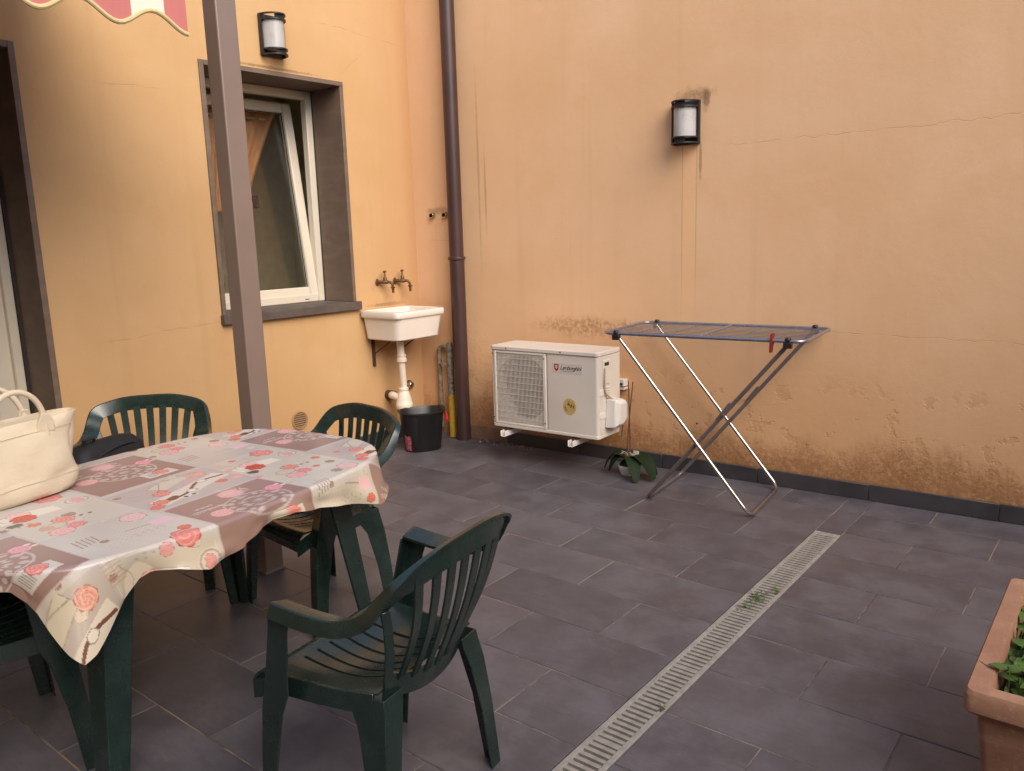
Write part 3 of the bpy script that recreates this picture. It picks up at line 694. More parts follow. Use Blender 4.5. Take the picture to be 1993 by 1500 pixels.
text_mesh('Lamborghini', .036, .45, M['ink'], 'brand_lettering', brand, (lb0+.052, FYp-.0016, lz-.008), (R(90), 0, 0), .82)
m = MB(); m.box(lb0+.06, lb1-.07, FYp-.0015, FYp-.0012, lz-.0185, lz-.0165); m.build('brand_underline', M['ink'], brand)
m = MB(); m.lathe([(.0001, 0), (.046, 0), (.046, -.001), (.0001, -.001)], 36, (hx-.198, FYp, .424), 'Y', 1, 1.12)
g = G('round_sticker_print'); nz = g.noise(34, 4, .7); x, y, z = g.xyz()
rr_ = g.math('SQRT', g.math('ADD', g.math('POWER', g.math('SUBTRACT', x, hx-.198), 2), g.math('POWER', g.math('SUBTRACT', z, .424), 2)))
c = g.mix(g.step(nz, .50, .56), (.52, .35, .12), (.06, .07, .03)); c = g.mix(g.step(rr_, .034, .038), c, (.55, .38, .13)); M['sticker'] = g.done(c, .45)
m.build('round_sticker', M['sticker'], ac)
# screws, side vents, side handle, cable, valve cover
m = MB()
for xx, zz in ((-hx+.012, AZ1-.05), (-hx+.012, AZ0+.06), (gx1+.010, AZ1-.06), (gx1+.010, AZ0+.06), (gcx-.09, AZ1-.013), (gx1+.13, AZ1-.013)):
    m.lathe([(.0045, 0), (.0045, -.002), (.0001, -.003)], 8, (xx, DF-.0035 if zz < AZ1-.02 else DF-.0058, zz), 'Y')
m.build('screw', M['black'], ac)
SX = hx
m = MB(); m.box(SX, SX+.006, DF+.055, DF+.135, AZ1-.20, AZ1-.055); m.build('side_panel', M['ac'], ac, bevel=.004)
m = MB(); m.box(SX+.0055, SX+.0075, DF+.068, DF+.120, AZ1-.088, AZ1-.068); m.build('grip_slot', M['acdark'], ac, bevel=.001)
for k in range(6):
    m = MB(); m.box(SX, SX+.005, DF+.09, DF+.14, AZ1-.225-.016*k, AZ1-.219-.016*k); m.build('side_louvre', M['ac'], ac, bevel=.0015)
for z in (AZ1-.245, AZ1-.385):
    m = MB(); m.box(SX-.002, SX+.004, DF+.018, DF+.085, z-.02, z+.02); m.build('side_tab', M['accover'], ac, bevel=.003)
cv = [(DF+.075, .300), (DF+.095, .475), (DF+.185, .470), (DF+.235, .45), (DF+.235, .335), (DF+.15, .292)]
m = MB(); L0 = [(SX, a, b) for a, b in cv]; cyy = sum(a for a, b in cv)/6; czz = sum(b for a, b in cv)/6
L1 = [(SX+.062, lerp(a, cyy, .05), lerp(b, czz, .05)) for a, b in cv]; L2 = [(SX+.085, lerp(a, cyy, .35), lerp(b, czz, .30)) for a, b in cv]
m.loops([L0, L1, L2]); m.build('valve_cover', M['accover'], ac, bevel=.006)
m = MB(); m.tube(catmull([(SX+.010, DF+.062, AZ1-.10), (SX+.012, DF+.060, AZ1-.22), (SX+.014, DF+.085, AZ1-.265), (SX+.035, DF+.16, AZ1-.31), (SX+.05, DF+.23, AZ1-.335), (SX+.03, DF+.275, AZ1-.36), (SX+.01, DF+.29, .30), (SX-.04, DF+.36, .18)], 6), .0055, 8); m.build('power_cable', M['cord'], ac, smooth=True)
for bx in (-hx+.13, hx-.145):
    b_ = MB(); b_.box(bx-.045, bx-.0415, DF+.02-.06, -.004, AZ0-.052, AZ0-.016); b_.box(bx-.012, bx-.0085, DF+.02-.06, -.004, AZ0-.052, AZ0-.016)
    b_.box(bx-.0412, bx-.0123, DF+.02-.06, -.004, AZ0-.0545, AZ0-.050); b_.box(bx-.045, bx-.0085, -.0085, -.0005, AZ0-.05, AZ0+.18)
    b_.build('bracket', M['accover'], ac, bevel=.002)
    m = MB(); m.box(bx-.052, bx-.002, DF-.005, DF+.05, AZ0-.0155, AZ0-.010); m.lathe([(.012, AZ0-.0098), (.012, AZ0-.0005)], 10, (bx-.027, DF+.02, 0)); m.build('rubber_foot', M['rust'], ac)
t = thing('junction_box', 'small cream socket box on the yard wall right of the air conditioner', 'socket box', RW(1.665, 0, .478), WA)
m = MB(); m.box(-.0, .075, -.055, 0, 0, .066); m.build('box', M['accover'], t, bevel=.004)
m = MB(); m.box(.078-.056, .078-.014, -.057, -.0552, .030, .044); m.build('slot', M['black'], t)
m = MB(); m.box(.001, .0765, -.0575, -.0003, .0195, .0245); m.build('lid_seam', M['rust'], t)
# cracked mortar and leaf litter below the air conditioner where the skirting is missing
def clump(name, label, cat, s0, s1, n, mats, dmax=.09, size=.03):
    t = MB(); 
    for k in range(n):
        s = random.uniform(s0, s1); d_ = random.random()**2*dmax; p = Vector(RW(s, d_+.004, .001)); r_ = size*random.uniform(.25, 1)
        nn = random.randint(4, 6); a0 = random.random()*6; hgt = r_*random.uniform(.2, .7)
        poly = [(r_*random.uniform(.5, 1)*math.cos(a0+6.283*q/nn), r_*random.uniform(.35, .8)*math.sin(a0+6.283*q/nn)) for q in range(nn)]
        b = len(t.v); t.v += [(p.x+a, p.y+b_, p.z) for a, b_ in poly]+[(p.x+random.uniform(-.3, .3)*r_, p.y, p.z+hgt)]
        for q in range(nn): t.f.append((b+q, b+(q+1) % nn, b+nn))
    return tag(t.build(name, M[mats]), label, cat, kind='stuff')
clump('leaf_litter', 'dark leaf litter and crumbled plaster at the foot of the downpipe', 'litter', .30, 1.05, 110, 'litter', .07, .024)
clump('leaf_litter', 'pale plaster crumbs on the floor left of the air conditioner', 'litter', .50, 1.02, 40, 'litter2', .10, .016)
# round vent grille on the house wall
t = thing('wall_vent', 'round ochre vent grille low on the house wall behind the table', 'vent', (3.13, HY, .305))
m = MB(); m.lathe([(.062, 0), (.062, -.006), (.055, -.010), (.050, -.006), (.050, 0)], 32, (0, 0, 0), 'Y'); m.build('rim', M['house'], t, smooth=True)
m = MB(); m.lathe([(.0001, -.0008), (.0505, -.0008), (.0505, -.0004), (.0001, -.0004)], 28, (0, 0, 0), 'Y'); m.build('opening', M['roomdark'], t)
for k in range(7):
    z = -.042+.014*k; hl = math.sqrt(max(.0505**2-z*z, 1e-5)); m = MB(); m.box(-hl, hl, -.008, -.002, z-.0035, z+.0035); m.build('slat', M['house'], t)

# ------------------------------------------------------------------ clothes airer
rk = thing('clothes_airer', 'folding metal clothes airer standing in front of the yard wall', 'clothes airer', (4.013, 1.805, 0), R(-84.6))
ZT, RL, RWd, DFt, WFt = .916, 1.056, .556, .288, .53
def rrpath(L, Wd, r_, z, n=7): return [(a, b, z) for a, b in rrect(L, Wd, r_, n)]
m = MB(); m.tube(rrpath(RL, RWd, .055, ZT), .0092, 12, closed=True); m.build('top_frame', M['bluerail'], rk, smooth=True)
m = MB(); m.tube([(0, -RWd/2, ZT), (0, RWd/2, ZT)], .0065, 10); m.build('cross_bar', M['bluerail'], rk, smooth=True)
nw = 10
for k in range(nw):
    y = lerp(-RWd/2+.04, RWd/2-.04, k/(nw-1)); m = MB(); m.tube([(-RL/2, y, ZT), (0, y, ZT-.002), (RL/2, y, ZT)], .0024, 6); m.build('drying_wire', M['wire'], rk)
for k in (-.36, -.18, .18, .36):
    m = MB(); m.tube([(k, -RWd/2, ZT-.004), (k, RWd/2, ZT-.004)], .0024, 6); m.build('wire_tie', M['wire'], rk)
def uleg(name, sgn, half, mat, r_=.0095, off=0.0):
    # top pivots at x=-sgn*(RL/2-.075), foot bar at x=+sgn*DFt
    xt = -sgn*(RL/2-.08); xf = sgn*DFt; a = half-off; rc = .055
    top, bot = Vector((xt, 0, ZT-.012)), Vector((xf, 0, .0115)); dn = (bot-top).normalized()
    P_ = [(top.x, -a, top.z)]
    b0 = bot-dn*rc
    P_ += [(b0.x, -a, b0.z)]
    for k in range(1, 7):
        an = math.pi/2*k/6; q = bot-dn*rc*(1-math.sin(an)); P_.append((q.x, -a+rc*(1-math.cos(an)), q.z))
    P_ += [(p[0], -p[1], p[2]) for p in P_[::-1]]
    m = MB(); m.tube(P_, r_, 12); return m.build(name, mat, rk, smooth=True)
uleg('bright_leg', 1, WFt/2, M['galv'])
uleg('grey_leg', -1, WFt/2, M['greyleg'], .0105, .022)
for sx in (-1, 1):
    for sy in (-1, 1):
        m = MB(); cxx, cyy = sx*(RL/2-.08), sy*RWd/2
        m.lathe([(.0001, .0), (.014, .002), (.016, .012), (.012, .021), (.0001, .023)], 12, (cxx, cyy, ZT-.004)); m.box(cxx-.02, cxx+.02, cyy-.013, cyy+.013, ZT-.034, ZT-.006); m.build('pivot_cap', M['black'], rk, bevel=.002)
for sy in (-1, 1):
    m = MB(); q = lerp(.02, .16, .5); m.tube([(.17, sy*(WFt/2-.022), .58), (.10, sy*(WFt/2-.022), .487)], .0125, 10); m.lathe([(.006, -.012), (.006, .012)], 8, (.135, sy*(WFt/2-.010), .522), 'Y'); m.build('leg_sleeve', M['greyleg'], rk, smooth=True)
m = MB(); m.tube([(-.0, -WFt/2, .466), (-.0, -WFt/2+.03, .466)], .006, 8); m.tube([(-.0, WFt/2-.03, .466), (-.0, WFt/2, .466)], .006, 8); m.build('hinge_bolt', M['galv'], rk, smooth=True)
pg = thing('clothes_peg', 'red plastic peg clipped on the front rail of the clothes airer', 'peg', (0, 0, 0))
pg.parent = None
pw = rk.matrix_basis @ Vector((RL/2-.155, -RWd/2, ZT))
pg.location = pw; pg.rotation_euler = (0, R(4), R(-84.6))
for sgn in (-1, 1):
    m = MB(); m.loops([[(-.007, sgn*.0102, .035), (.007, sgn*.0102, .035), (.007, sgn*.016, .035), (-.007, sgn*.016, .035)], [(-.007, sgn*.0102, -.012), (.007, sgn*.0102, -.012), (.007, sgn*.016, -.012), (-.007, sgn*.016, -.012)], [(-.007, sgn*.004, -.058), (.007, sgn*.004, -.058), (.007, sgn*.009, -.058), (-.007, sgn*.009, -.058)]])
    m.build('jaw', M['dullred'], pg, bevel=.0015)

# ------------------------------------------------------------------ green plastic chairs
def chair():
    t = thing('garden_chair', 'x', 'chair', (0, 0, 0), 0, 'green plastic garden chairs round the table')
    za, zt, yl = .628, .7526, -.2894
    X = [.25, .247, .24, .232, .224, .208, .135, .076, 0]; fr = [.43, .72, .92, .99, 1.0]; Pp = []
    for i, x in enumerate(X):
        if i < 4: y, z = (.075, -.03, -.12, -.185)[i], (za, za-.01, za-.008, za+.02)[i]
        else: k = fr[i-4]; z = za+.02+(zt-za-.02)*k; y = -.185+(yl+.185)*k
        Pp.append((x, y, z))
    Pp += [(-x, y, z) for x, y, z in Pp[:-1]][::-1]
    A = catmull(Pp, 7); n = len(A)
    # broad L-section band: flat on the arms, facing forward over the back
    L = []
    for i, p in enumerate(A):
        T_ = (A[min(i+1, n-1)]-A[max(i-1, 0)]).normalized(); rad = Vector((p.x, 0, p.z-.55))
        rad = rad-T_*rad.dot(T_); rad.normalize(); th = T_.cross(rad)
        fw = th if (th.z > 0 or th.y > 0) else -th
        if abs(th.z) < .5: fw = th if th.y > 0 else -th
        e = abs(i-(n-1)/2)/((n-1)/2)           # 1 at arm ends, 0 at top
        wi = lerp(.034, .027, max(0, (e-.45)/.55)); wo = .028; tk = .007; lip = lerp(.012, .034, min(1, max(0, (e-.30)/.30)))
        # section in (rad, fw): outer lip folds backwards / down
        sec = [(wo, 0.0), (wo-.004, .0035), (-wi, .0035), (-wi-.001, 0), (-wi, -tk), (wo-tk-.002, -tk), (wo-tk-.001, -lip), (wo, -lip)]
        L.append([p+rad*a+fw*b for a, b in sec])
    m = MB(); m.loops(L); rail = m.build('arm_and_back_rail', M['chair'], t, bevel=.0018, seg=2, ang=50)
    # back: bottom rail and seven slats
    def yb(x): return -.172+.75*x*x
    m = MB(); m.patch(lambda u, v: (u*.168, yb(u*.168)-.012*v, .372+.058*v+.045*abs(u)**2.2), -1, 1, 0, 1, 22, 2, .008, up=(0, 1, 0)); m.build('back_bottom_rail', M['chair'], t, smooth=True, ang=50)
    ar = [p for p in A if p.z > .63 and p.y < -.17]
    for k in range(7):
        f = (k-3)/3; x0 = f*.128; x1 = f*.168
        q = min(ar, key=lambda p: abs(p.x-x1)); z0 = .418+.045*abs(x0/.168)**2.2; y0 = yb(x0)-.014
        def sl(u, v, x0=x0, x1=x1, q=q, z0=z0, y0=y0, f=f):
            v_ = max(v, 0); x = lerp(x0, x1, v**1.25 if v > 0 else 0)+u*lerp(.0125, .0150, v); z = lerp(z0, q.z-.012, v)
            y = lerp(y0, q.y+.002, v_**1.05)-.016*math.sin(min(1, v_)*math.pi)+.030*(x*x-lerp(x0, x1, v_)**2); return (x, y, z)
        m = MB(); m.patch(sl, -1, 1, 0, 1, 2, 12, .006, up=(0, 1, .2)); m.build('back_slat', M['chair'], rail, smooth=True, ang=50)
    # seat: frame and slats
    def surf(u, v):                                     # v 0 front .. 1 rear
        hw = lerp(.232, .194, max(0, min(1, v))); y = lerp(.205, -.158, v); x = u*hw
        z = .420-.036*(1-u*u)*math.sin(math.pi*min(1, max(0, v*.95+.02)))**1.3-.006*max(0, v)+.030*max(0, v-.62)**1.5*2.2-(.030*((.10-v)/.10)**2 if v < .10 else 0); return (x, y, z)
    m = MB(); UB, V0, V1 = .72, .17, .90
    m.patch(surf, -1, 1, 0, V0, 20, 6, .006); m.patch(surf, -1, 1, V1, 1, 20, 3, .006)
    m.patch(surf, -1, -UB, V0, V1, 4, 10, .006); m.patch(surf, UB, 1, V0, V1, 4, 10, .006)
    seat = m.build('seat', M['chair'], t, smooth=True, ang=50)
    ns = 7; st = 2*UB/ns
    for k in range(ns):
        a = -UB+st*k+st*.11*(k > 0); b = -UB+st*(k+1)-st*.11*(k < ns-1)
        m = MB(); m.patch(surf, a, b, V0, V1, 3, 14, .009); m.build('seat_slat', M['chair'], seat, smooth=True, ang=50)
    for sx in (-1, 1):
        m = MB(); ps = [surf(sx*1.0, v) for v in (0.0, .25, .5, .75, .97)]
        m.loops([[(p[0]-.006*sx, p[1], p[2]-.001), (p[0]+.002*sx, p[1], p[2]-.001), (p[0]+.002*sx, p[1], p[2]-.052), (p[0]-.004*sx, p[1], p[2]-.052)] for p in ps]); m.build('side_apron', M['chair'], t, bevel=.001, seg=1)
    m = MB(); ps = [surf(u, .0) for u in (-.98, -.5, 0, .5, .98)]
    m.loops([[(p[0], p[1]-.006, p[2]), (p[0], p[1]+.001, p[2]-.004), (p[0], p[1]+.001, p[2]-.034), (p[0], p[1]-.006, p[2]-.034)] for p in ps]); m.build('front_apron', M['chair'], t, bevel=.001, seg=1)
    # legs: open L-section, wide at the seat
    for sx in (-1, 1):
        def lleg(pts, name):
            L = []
            for (x, y, z, fs, ff, dy) in pts:     # corner, side flange length, cross flange length, direction of side flange
                k = .005
                L.append([(x*sx, y, z), (x*sx, y+dy*fs, z), ((x-k)*sx, y+dy*fs, z), ((x-k)*sx, y+dy*k, z), ((x-ff)*sx, y+dy*k, z), ((x-ff)*sx, y, z)])
            m = MB(); m.loops(L); m.build(name, M['chair'], t, bevel=.0016, seg=2)
        lleg([(.268, .172, 0, .040, .040, -1), (.266, .160, .20, .052, .044, -1), (.264, .146, .34, .066, .050, -1), (.262, .136, .40, .080, .052, -1), (.262, .122, .46, .070, .046, -1), (.266, .100, .56, .060, .042, -1), (.272, .088, .612, .066, .046, -1)], 'leg')
        lleg([(.243, -.212, 0, .050, .044, 1), (.228, -.200, .20, .062, .052, 1), (.212, -.190, .33, .080, .064, 1), (.200, -.182, .385, .105, .070, 1), (.196, -.178, .414, .112, .070, 1)], 'leg')
        # gusset joining rear leg, seat and rail
        m = MB(); m.loops([[((x-.011)*sx, y-.004, z), ((x+.011)*sx, y+.004, z), ((x+.010)*sx, y+.010, z), ((x-.012)*sx, y+.002, z)] for x, y, z in ((.160, -.158, .392), (.168, -.176, .46), (.180, -.194, .53), (.198, -.208, .60), (.214, -.216, .650))])
        m.build('back_upright', M['chair'], t, bevel=.0015, seg=1)
    return t
ch = chair()
poses = [((1.2764, 1.4885), 8.37, 'green plastic armchair in the foreground, seen from behind, facing the table'),
         ((1.869, 2.517), 83.7, 'green plastic armchair pushed under the right end of the table, nearest the basin'),
         ((1.61, 3.32), 142, 'green plastic armchair behind the table, holding the black bag'),
         ((.738, 2.515), -99, 'green plastic armchair tucked under the left end of the table, mostly hidden by the cloth')]
for k, ((x, y), a, lb) in enumerate(poses):
    o = ch if k == 0 else copy_tree(ch)
    o.location = (x, y, 0); o.rotation_euler = (0, 0, R(a)); o['label'] = lb

# ------------------------------------------------------------------ table and printed oilcloth
TC, TA = Vector((1.246, 2.407, 0)), R(7.5)
tb = thing('garden_table', 'green plastic garden table with splayed legs under the printed cloth', 'table', TC, TA)
TZ, ta, tbb, te = .708, .680, .464, 3.3
def rim(a, k=1.0, grow=0.0):
    c_, s = math.cos(a), math.sin(a)
    return Vector(((ta*k+grow)*math.copysign(abs(c_)**(2/te), c_), (tbb*k+grow)*math.copysign(abs(s)**(2/te), s), 0))
NR = 72
m = MB(); rr = [rim(2*math.pi*k/NR) for k in range(NR)]
m.loops([[(p.x*.97, p.y*.97, TZ-.034) for p in rr], [(p.x, p.y, TZ-.03) for p in rr], [(p.x, p.y, TZ-.006) for p in rr], [(p.x*.99, p.y*.99, TZ-.002) for p in rr]]); m.build('table_top', M['chair'], tb, smooth=True)
for sx in (-1, 1):
    for sy in (-1, 1):
        L = []
        for z, x, y, f1, f2 in ((0, .528, .372, .052, .058), (.2, .505, .360, .066, .070), (.5, .468, .340, .086, .085), (.674, .446, .328, .105, .10)):
            k = .012; L.append([(sx*x, sy*y, z), (sx*(x-f1), sy*y, z), (sx*(x-f1), sy*(y-k), z), (sx*(x-f1*.5), sy*(y-k*1.9), z), (sx*(x-k), sy*(y-k), z), (sx*(x-k*1.9), sy*(y-f2*.5), z), (sx*(x-k), sy*(y-f2), z), (sx*x, sy*(y-f2), z)])
        m = MB(); m.loops(L); m.build('leg', M['chair'], tb, bevel=.003)
# --- printed oilcloth: the flat print is a colour attribute on a fine mesh
def drop(a):
    """overhang in metres by direction from the table centre (radians, table frame)"""
    K = [(-180, .06), (-165, .05), (-158.6, .062), (-153.8, .112), (-149, .204), (-147.2, .230), (-145.4, .216), (-141.5, .156), (-138.6, .116), (-136, .084), (-133.7, .076), (-128.3, .084), (-120.8, .112), (-113.7, .101), (-108.5, .096), (-97.6, .076), (-90, .060), (-82.3, .055), (-69.3, .08), (-58, .105), (-50.7, .128), (-45, .15), (-35, .13), (0, .10), (90, .10), (150, .12), (180, .06)]
    d_ = math.degrees(a)
    if d_ < -105: d_ = max(-180, d_-2.4)
    for (a0, v0), (a1, v1) in zip(K, K[1:]):
        if a0 <= d_ <= a1:
            t_ = (d_-a0)/(a1-a0); return lerp(v0, v1, t_)
    return .14
NA, NI, NO = 1300, 190, 70
verts = []; uvs = []
for j in range(NI+NO+1):
    for i in range(NA):
        a = -math.pi+2*math.pi*i/NA; p = rim(a); ang = math.atan2(p.y, p.x)
        nx = (abs(p.x)/ta)**(te-1)*math.copysign(1, p.x)/ta; ny = (abs(p.y)/tbb)**(te-1)*math.copysign(1, p.y)/tbb
        nr = Vector((nx, ny, 0)).normalized()
        if j <= NI:
            q = p*(j/NI)**.75; wav = .0009*(mnoise.noise(Vector((q.x*5, q.y*5, 1.0)))+.6*mnoise.noise(Vector((q.x*14, q.y*11, 3.0))))
            verts.append((q.x, q.y, TZ+.0018+max(-.0012, wav))); uvs.append((q.x, q.y))
        else:
            Dp = drop(ang); s = (j-NI)/NO*Dp; Rr = .013
            if s < Rr*1.4: th = s/Rr; ox, oz = Rr*math.sin(th), -Rr*(1-math.cos(th))
            else: th = 1.4; ox = Rr*math.sin(th)+(s-Rr*th)*math.cos(th)*.8; oz = -Rr*(1-math.cos(th))-(s-Rr*th)*math.sin(th)
            f = s/Dp
            rip = f*f*(.012*math.sin(ang*9+1.2)+.010*math.sin(ang*17+.4)+.010*mnoise.noise(Vector((ang*6, f*2, 0)))*2)
            cf = math.exp(-((math.degrees(ang)+144.8)/4.0)**2); rip += cf*f*.045
            cf2 = math.exp(-((math.degrees(ang)+46)/6)**2); rip += cf2*f*.03
            rip -= .018*f*math.exp(-((math.degrees(ang)+135)/4)**2)+.018*f*math.exp(-((math.degrees(ang)+154)/4)**2)
            ox = max(ox+rip, .004 if f > .1 else ox)
            verts.append((p.x+nr.x*ox, p.y+nr.y*ox, TZ+.0018+oz)); uvs.append((p.x+nr.x*s, p.y+nr.y*s))
faces = []
for j in range(NI+NO):
    for i in range(NA):
        a, b = j*NA+i, j*NA+(i+1) % NA
        faces.append((a, b, b+NA, a+NA))
# painted design in flat cloth coordinates (metres, table frame); repeats diagonally
MAUVE, GREY, PALE, LILAC = (.30, .195, .180), (.50, .48, .465), (.58, .555, .525), (.43, .385, .385)
def mix3(a, b, t_): return tuple(a[k]+(b[k]-a[k])*t_ for k in range(3))
def hash2(i, j, k=0): return (math.sin(i*127.1+j*311.7+k*74.7)*43758.5453) % 1.0
PX, PY = .655, .640
def rose(dx, dy, r_, ca, cb, seed=0):
    d_ = math.hypot(dx, dy)/r_
    if d_ > 1.0+.06*math.sin(7*math.atan2(dy, dx)+seed): return None
    sp_ = .5+.5*math.sin(d_*15+2.5*math.atan2(dy, dx)+seed); e = min(1, max(0, (1-d_)*6))
    if d_ > .93: return tuple(c_*.62 for c_ in ca)
    if abs(sp_-.5) < .10 and d_ > .15: return tuple(c_*.80 for c_ in ca)
    return mix3(mix3(ca, cb, sp_*.75+.2*d_), tuple(c_*.8 for c_ in ca), (1-e)*.5)
def seg(px_, py_, x0, y0, x1, y1):
    vx, vy = x1-x0, y1-y0; t_ = max(0, min(1, ((px_-x0)*vx+(py_-y0)*vy)/(vx*vx+vy*vy))); return math.hypot(px_-x0-vx*t_, py_-y0-vy*t_)
PINK, CORAL, RED_, CREAM, BROWN = (.72, .36, .36), (.68, .20, .16), (.52, .05, .04), (.74, .64, .50), (.17, .075, .055)
def design(x, y):
    gx, gy = x/PX, y/PY; ci = math.floor(gx); fx = (gx-ci)*PX; sh_ = -.195*ci; gy = (y-sh_)/PY; cj = math.floor(gy); fy = (gy-cj)*PY
    # wooden boards and paper as ground
    wood = .5+.5*math.sin(x*240+3*math.sin(y*17)); c_ = mix3(GREY, PALE, .5+.5*math.sin(y*9+ci))
    lines = abs(((x+.3*y) % .052)-.026) < .0011
    if lines: c_ = mix3(c_, (.42, .40, .39), .30)
    c_ = mix3(c_, LILAC, .45*max(0, math.sin(y*6.2+x*3.1)))
    mauve = .012 < fx < .365 and .012 < fy < .365
    if mauve:
        e = min(fx-.012, .365-fx, fy-.012, .365-fy); c_ = mix3(MAUVE, (.40, .28, .265), .4*fy/.36)
        if e < .004: c_ = mix3(c_, (.66, .60, .58), .6)
        # doily: lace rosette
        dx, dy = fx-.21, fy-.19; r_ = math.hypot(dx*.8, dy); an = math.atan2(dy, dx)
        if r_ < .088:
            lace = math.sin(r_*210)+.9*math.sin(an*16+r_*60)+.5*math.sin(an*8)
            if lace > .45 or .080 < r_ < .086: c_ = mix3(c_, (.62, .56, .54), .62)
        # banner of writing-like strokes
        if .035 < fx < .135 and .245 < fy < .262 and math.sin(fx*620)+math.sin(fx*271+fy*700) > .3: c_ = (.66, .60, .58)
        if .06 < fx < .12 and .275 < fy < .288 and math.sin(fx*560)+math.sin(fx*301+fy*500) > .3: c_ = (.66, .60, .58)
        # corner tag with rose
        if .205 < fx < .315 and .045 < fy < .105:
            c_ = (.60, .57, .54)
            if .215 < fx < .25 and .055 < fy < .095 and math.sin(fx*900) > 0: c_ = (.34, .30, .29)
        for (a, b, r_, ca, cb, sd_) in ((.085, .195, .034, PINK, (.76, .48, .47), 1), (.272, .085, .026, CORAL, PINK, 2), (.215, .315, .040, (.74, .50, .52), PINK, 3), (.318, .245, .029, (.72, .25, .34), (.75, .44, .50), 4)):
            q = rose(fx-a, fy-b, r_, ca, cb, sd_)
            if q: c_ = q
        for k in range(3):
            rr_ = math.hypot(fx-.215, fy-.315)
            if fx > .225 and .041+k*.006 < rr_ < .0435+k*.006 and fy > .29: c_ = (.60, .50, .40)
        for a, b in ((.345, .262), (.352, .240)):
            if math.hypot(fx-a, (fy-b)*1.5) < .009: c_ = (.72, .66, .62)
    else:
        if .372 < fx < .652 and .255 < fy < .632:                # cream paper squares between the mauve ones
            c_ = mix3(c_, (.60, .535, .455), .55)
            if min(fx-.372, .652-fx, fy-.255, .632-fy) < .003: c_ = mix3(c_, (.66, .60, .56), .7)
        elif fx < .365 and .372 < fy < .632: c_ = mix3(c_, (.44, .375, .375), .5)
        ki, kj = math.floor(x/.083), math.floor(y/.079)            # scattered small blooms and hearts
        if hash2(ki, kj) < .42:
            a, b = (ki+.3+.4*hash2(ki, kj, 1))*.083, (kj+.3+.4*hash2(ki, kj, 2))*.079
            h_ = hash2(ki, kj, 3); q = rose(x-a, y-b, .010+.010*hash2(ki, kj, 4), ((.70, .34, .34), (.62, .18, .15), (.60, .52, .44), (.30, .20, .17))[int(h_*4)], (PINK, CORAL, (.68, .60, .52), (.40, .28, .22))[int(h_*4)], ki+kj); c_ = q or c_
        # beige postcard / plaid / stripes in the paler fields
        if .42 < fx < .60 and .02 < fy < .24:
            if (math.sin(fx*420) > .55) != (math.sin(fy*420) > .55): c_ = mix3(c_, (.52, .44, .33), .38)
        if .03 < fx < .17 and .50 < fy < .62 and math.sin((fx+fy*.25)*430) > .2: c_ = mix3(c_, (.45, .34, .30), .62)
        # dotted paper with brown ovals, sticks
        u, v = fx-.20, fy-.47; u, v = u*.95+v*.3, v*.95-u*.3
        if -.155 < u < .155 and -.030 < v < .036:
            c_ = (.66, .61, .56)
            if abs(v-.004-.018*math.sin(u*26)) < .006 and -.09 < u < .15: c_ = BROWN
            if math.hypot(u+.10, v*1.4) < .026 and v < .012: c_ = BROWN
            for a, b in ((-.02, -.012), (.07, .017)):
                d_ = math.hypot(u-a, (v-b)*1.2)
                if d_ < .019: c_ = (.70, .67, .64) if d_ < .016 else (.22, .17, .16)
        q = rose(fx-.115, fy-.505, .026, CORAL, PINK, 5); c_ = q or c_
        q = rose(fx-.065, fy-.435, .024, (.66, .27, .22), CORAL, 6); c_ = q or c_
        for a, b in ((.135, .415), (.165, .418)):
            d_ = math.hypot(fx-a, fy-b)
            if d_ < .008: c_ = (.10, .09, .09)
            elif d_ < .013: c_ = (.70, .67, .65)
        # red/pink flower heart with envelope
        u, v = fx-.47, fy-.49
        if abs(u) < .085 and -.03 < v < .052-abs(u)*.3:
            c_ = (.72, .66, .58)
            if .048-abs(u)*.3 < v: c_ = (.45, .42, .41)
        q = rose(u+.012, v-.022, .032, (.74, .40, .42), (.78, .56, .54), 7); c_ = q or c_
        q = rose(u+.020, v+.018, .033, RED_, (.62, .12, .08), 8); c_ = q or c_
        # coral ring and olive oval, ink heart
        q = rose(fx-.50, fy-.365, .030, CORAL, PINK, 9); c_ = q or c_
        d_ = math.hypot((fx-.455)/1.4, fy-.335)
        if .023 < d_ < .027: c_ = (.40, .36, .28)
        elif d_ <= .023: c_ = mix3(c_, (.52, .48, .38), .5)
        q = rose(fx-.445, fy-.275, .033, PINK, (.76, .47, .48), 10); c_ = q or c_
        q = rose(fx-.495, fy-.292, .025, (.74, .32, .36), CORAL, 11); c_ = q or c_
        u, v = (fx-.405)/.021, (fy-.425)/.017
        if u*u+(v-.55*math.sqrt(abs(u)))**2 < 1: c_ = (.12, .10, .10)
        for a, b in ((.545, .355), (.57, .352)):
            if math.hypot(fx-a, fy-b) < .006: c_ = (.14, .12, .12)
        q = rose(fx-.60, fy-.20, .036, (.74, .44, .45), (.70, .58, .55), 12); c_ = q or c_
        if seg(fx, fy, .52, .115, .60, .105) < .0022: c_ = (.35, .32, .31)
        if .59 < fx < .65 and .085 < fy < .125: c_ = (.74, .50, .58)
        if abs(fx-.385) < .0016 and fy > .40: c_ = mix3(c_, (.45, .41, .38), .5)
        if .43 < fx < .53 and .575 < fy < .595 and math.sin(fx*300)+math.sin(fx*170+fy*420) > .9: c_ = mix3(c_, (.38, .35, .35), .6)
        # floating words of grey script
        if .50 < fx < .60 and .05 < fy < .075 and math.sin(fx*330)+math.sin(fx*181+fy*380) > .9: c_ = mix3(c_, (.38, .35, .35), .6)
        u, v = (fx-.20)*.9+(fy-.585)*.43, (fy-.585)*.9-(fx-.20)*.43
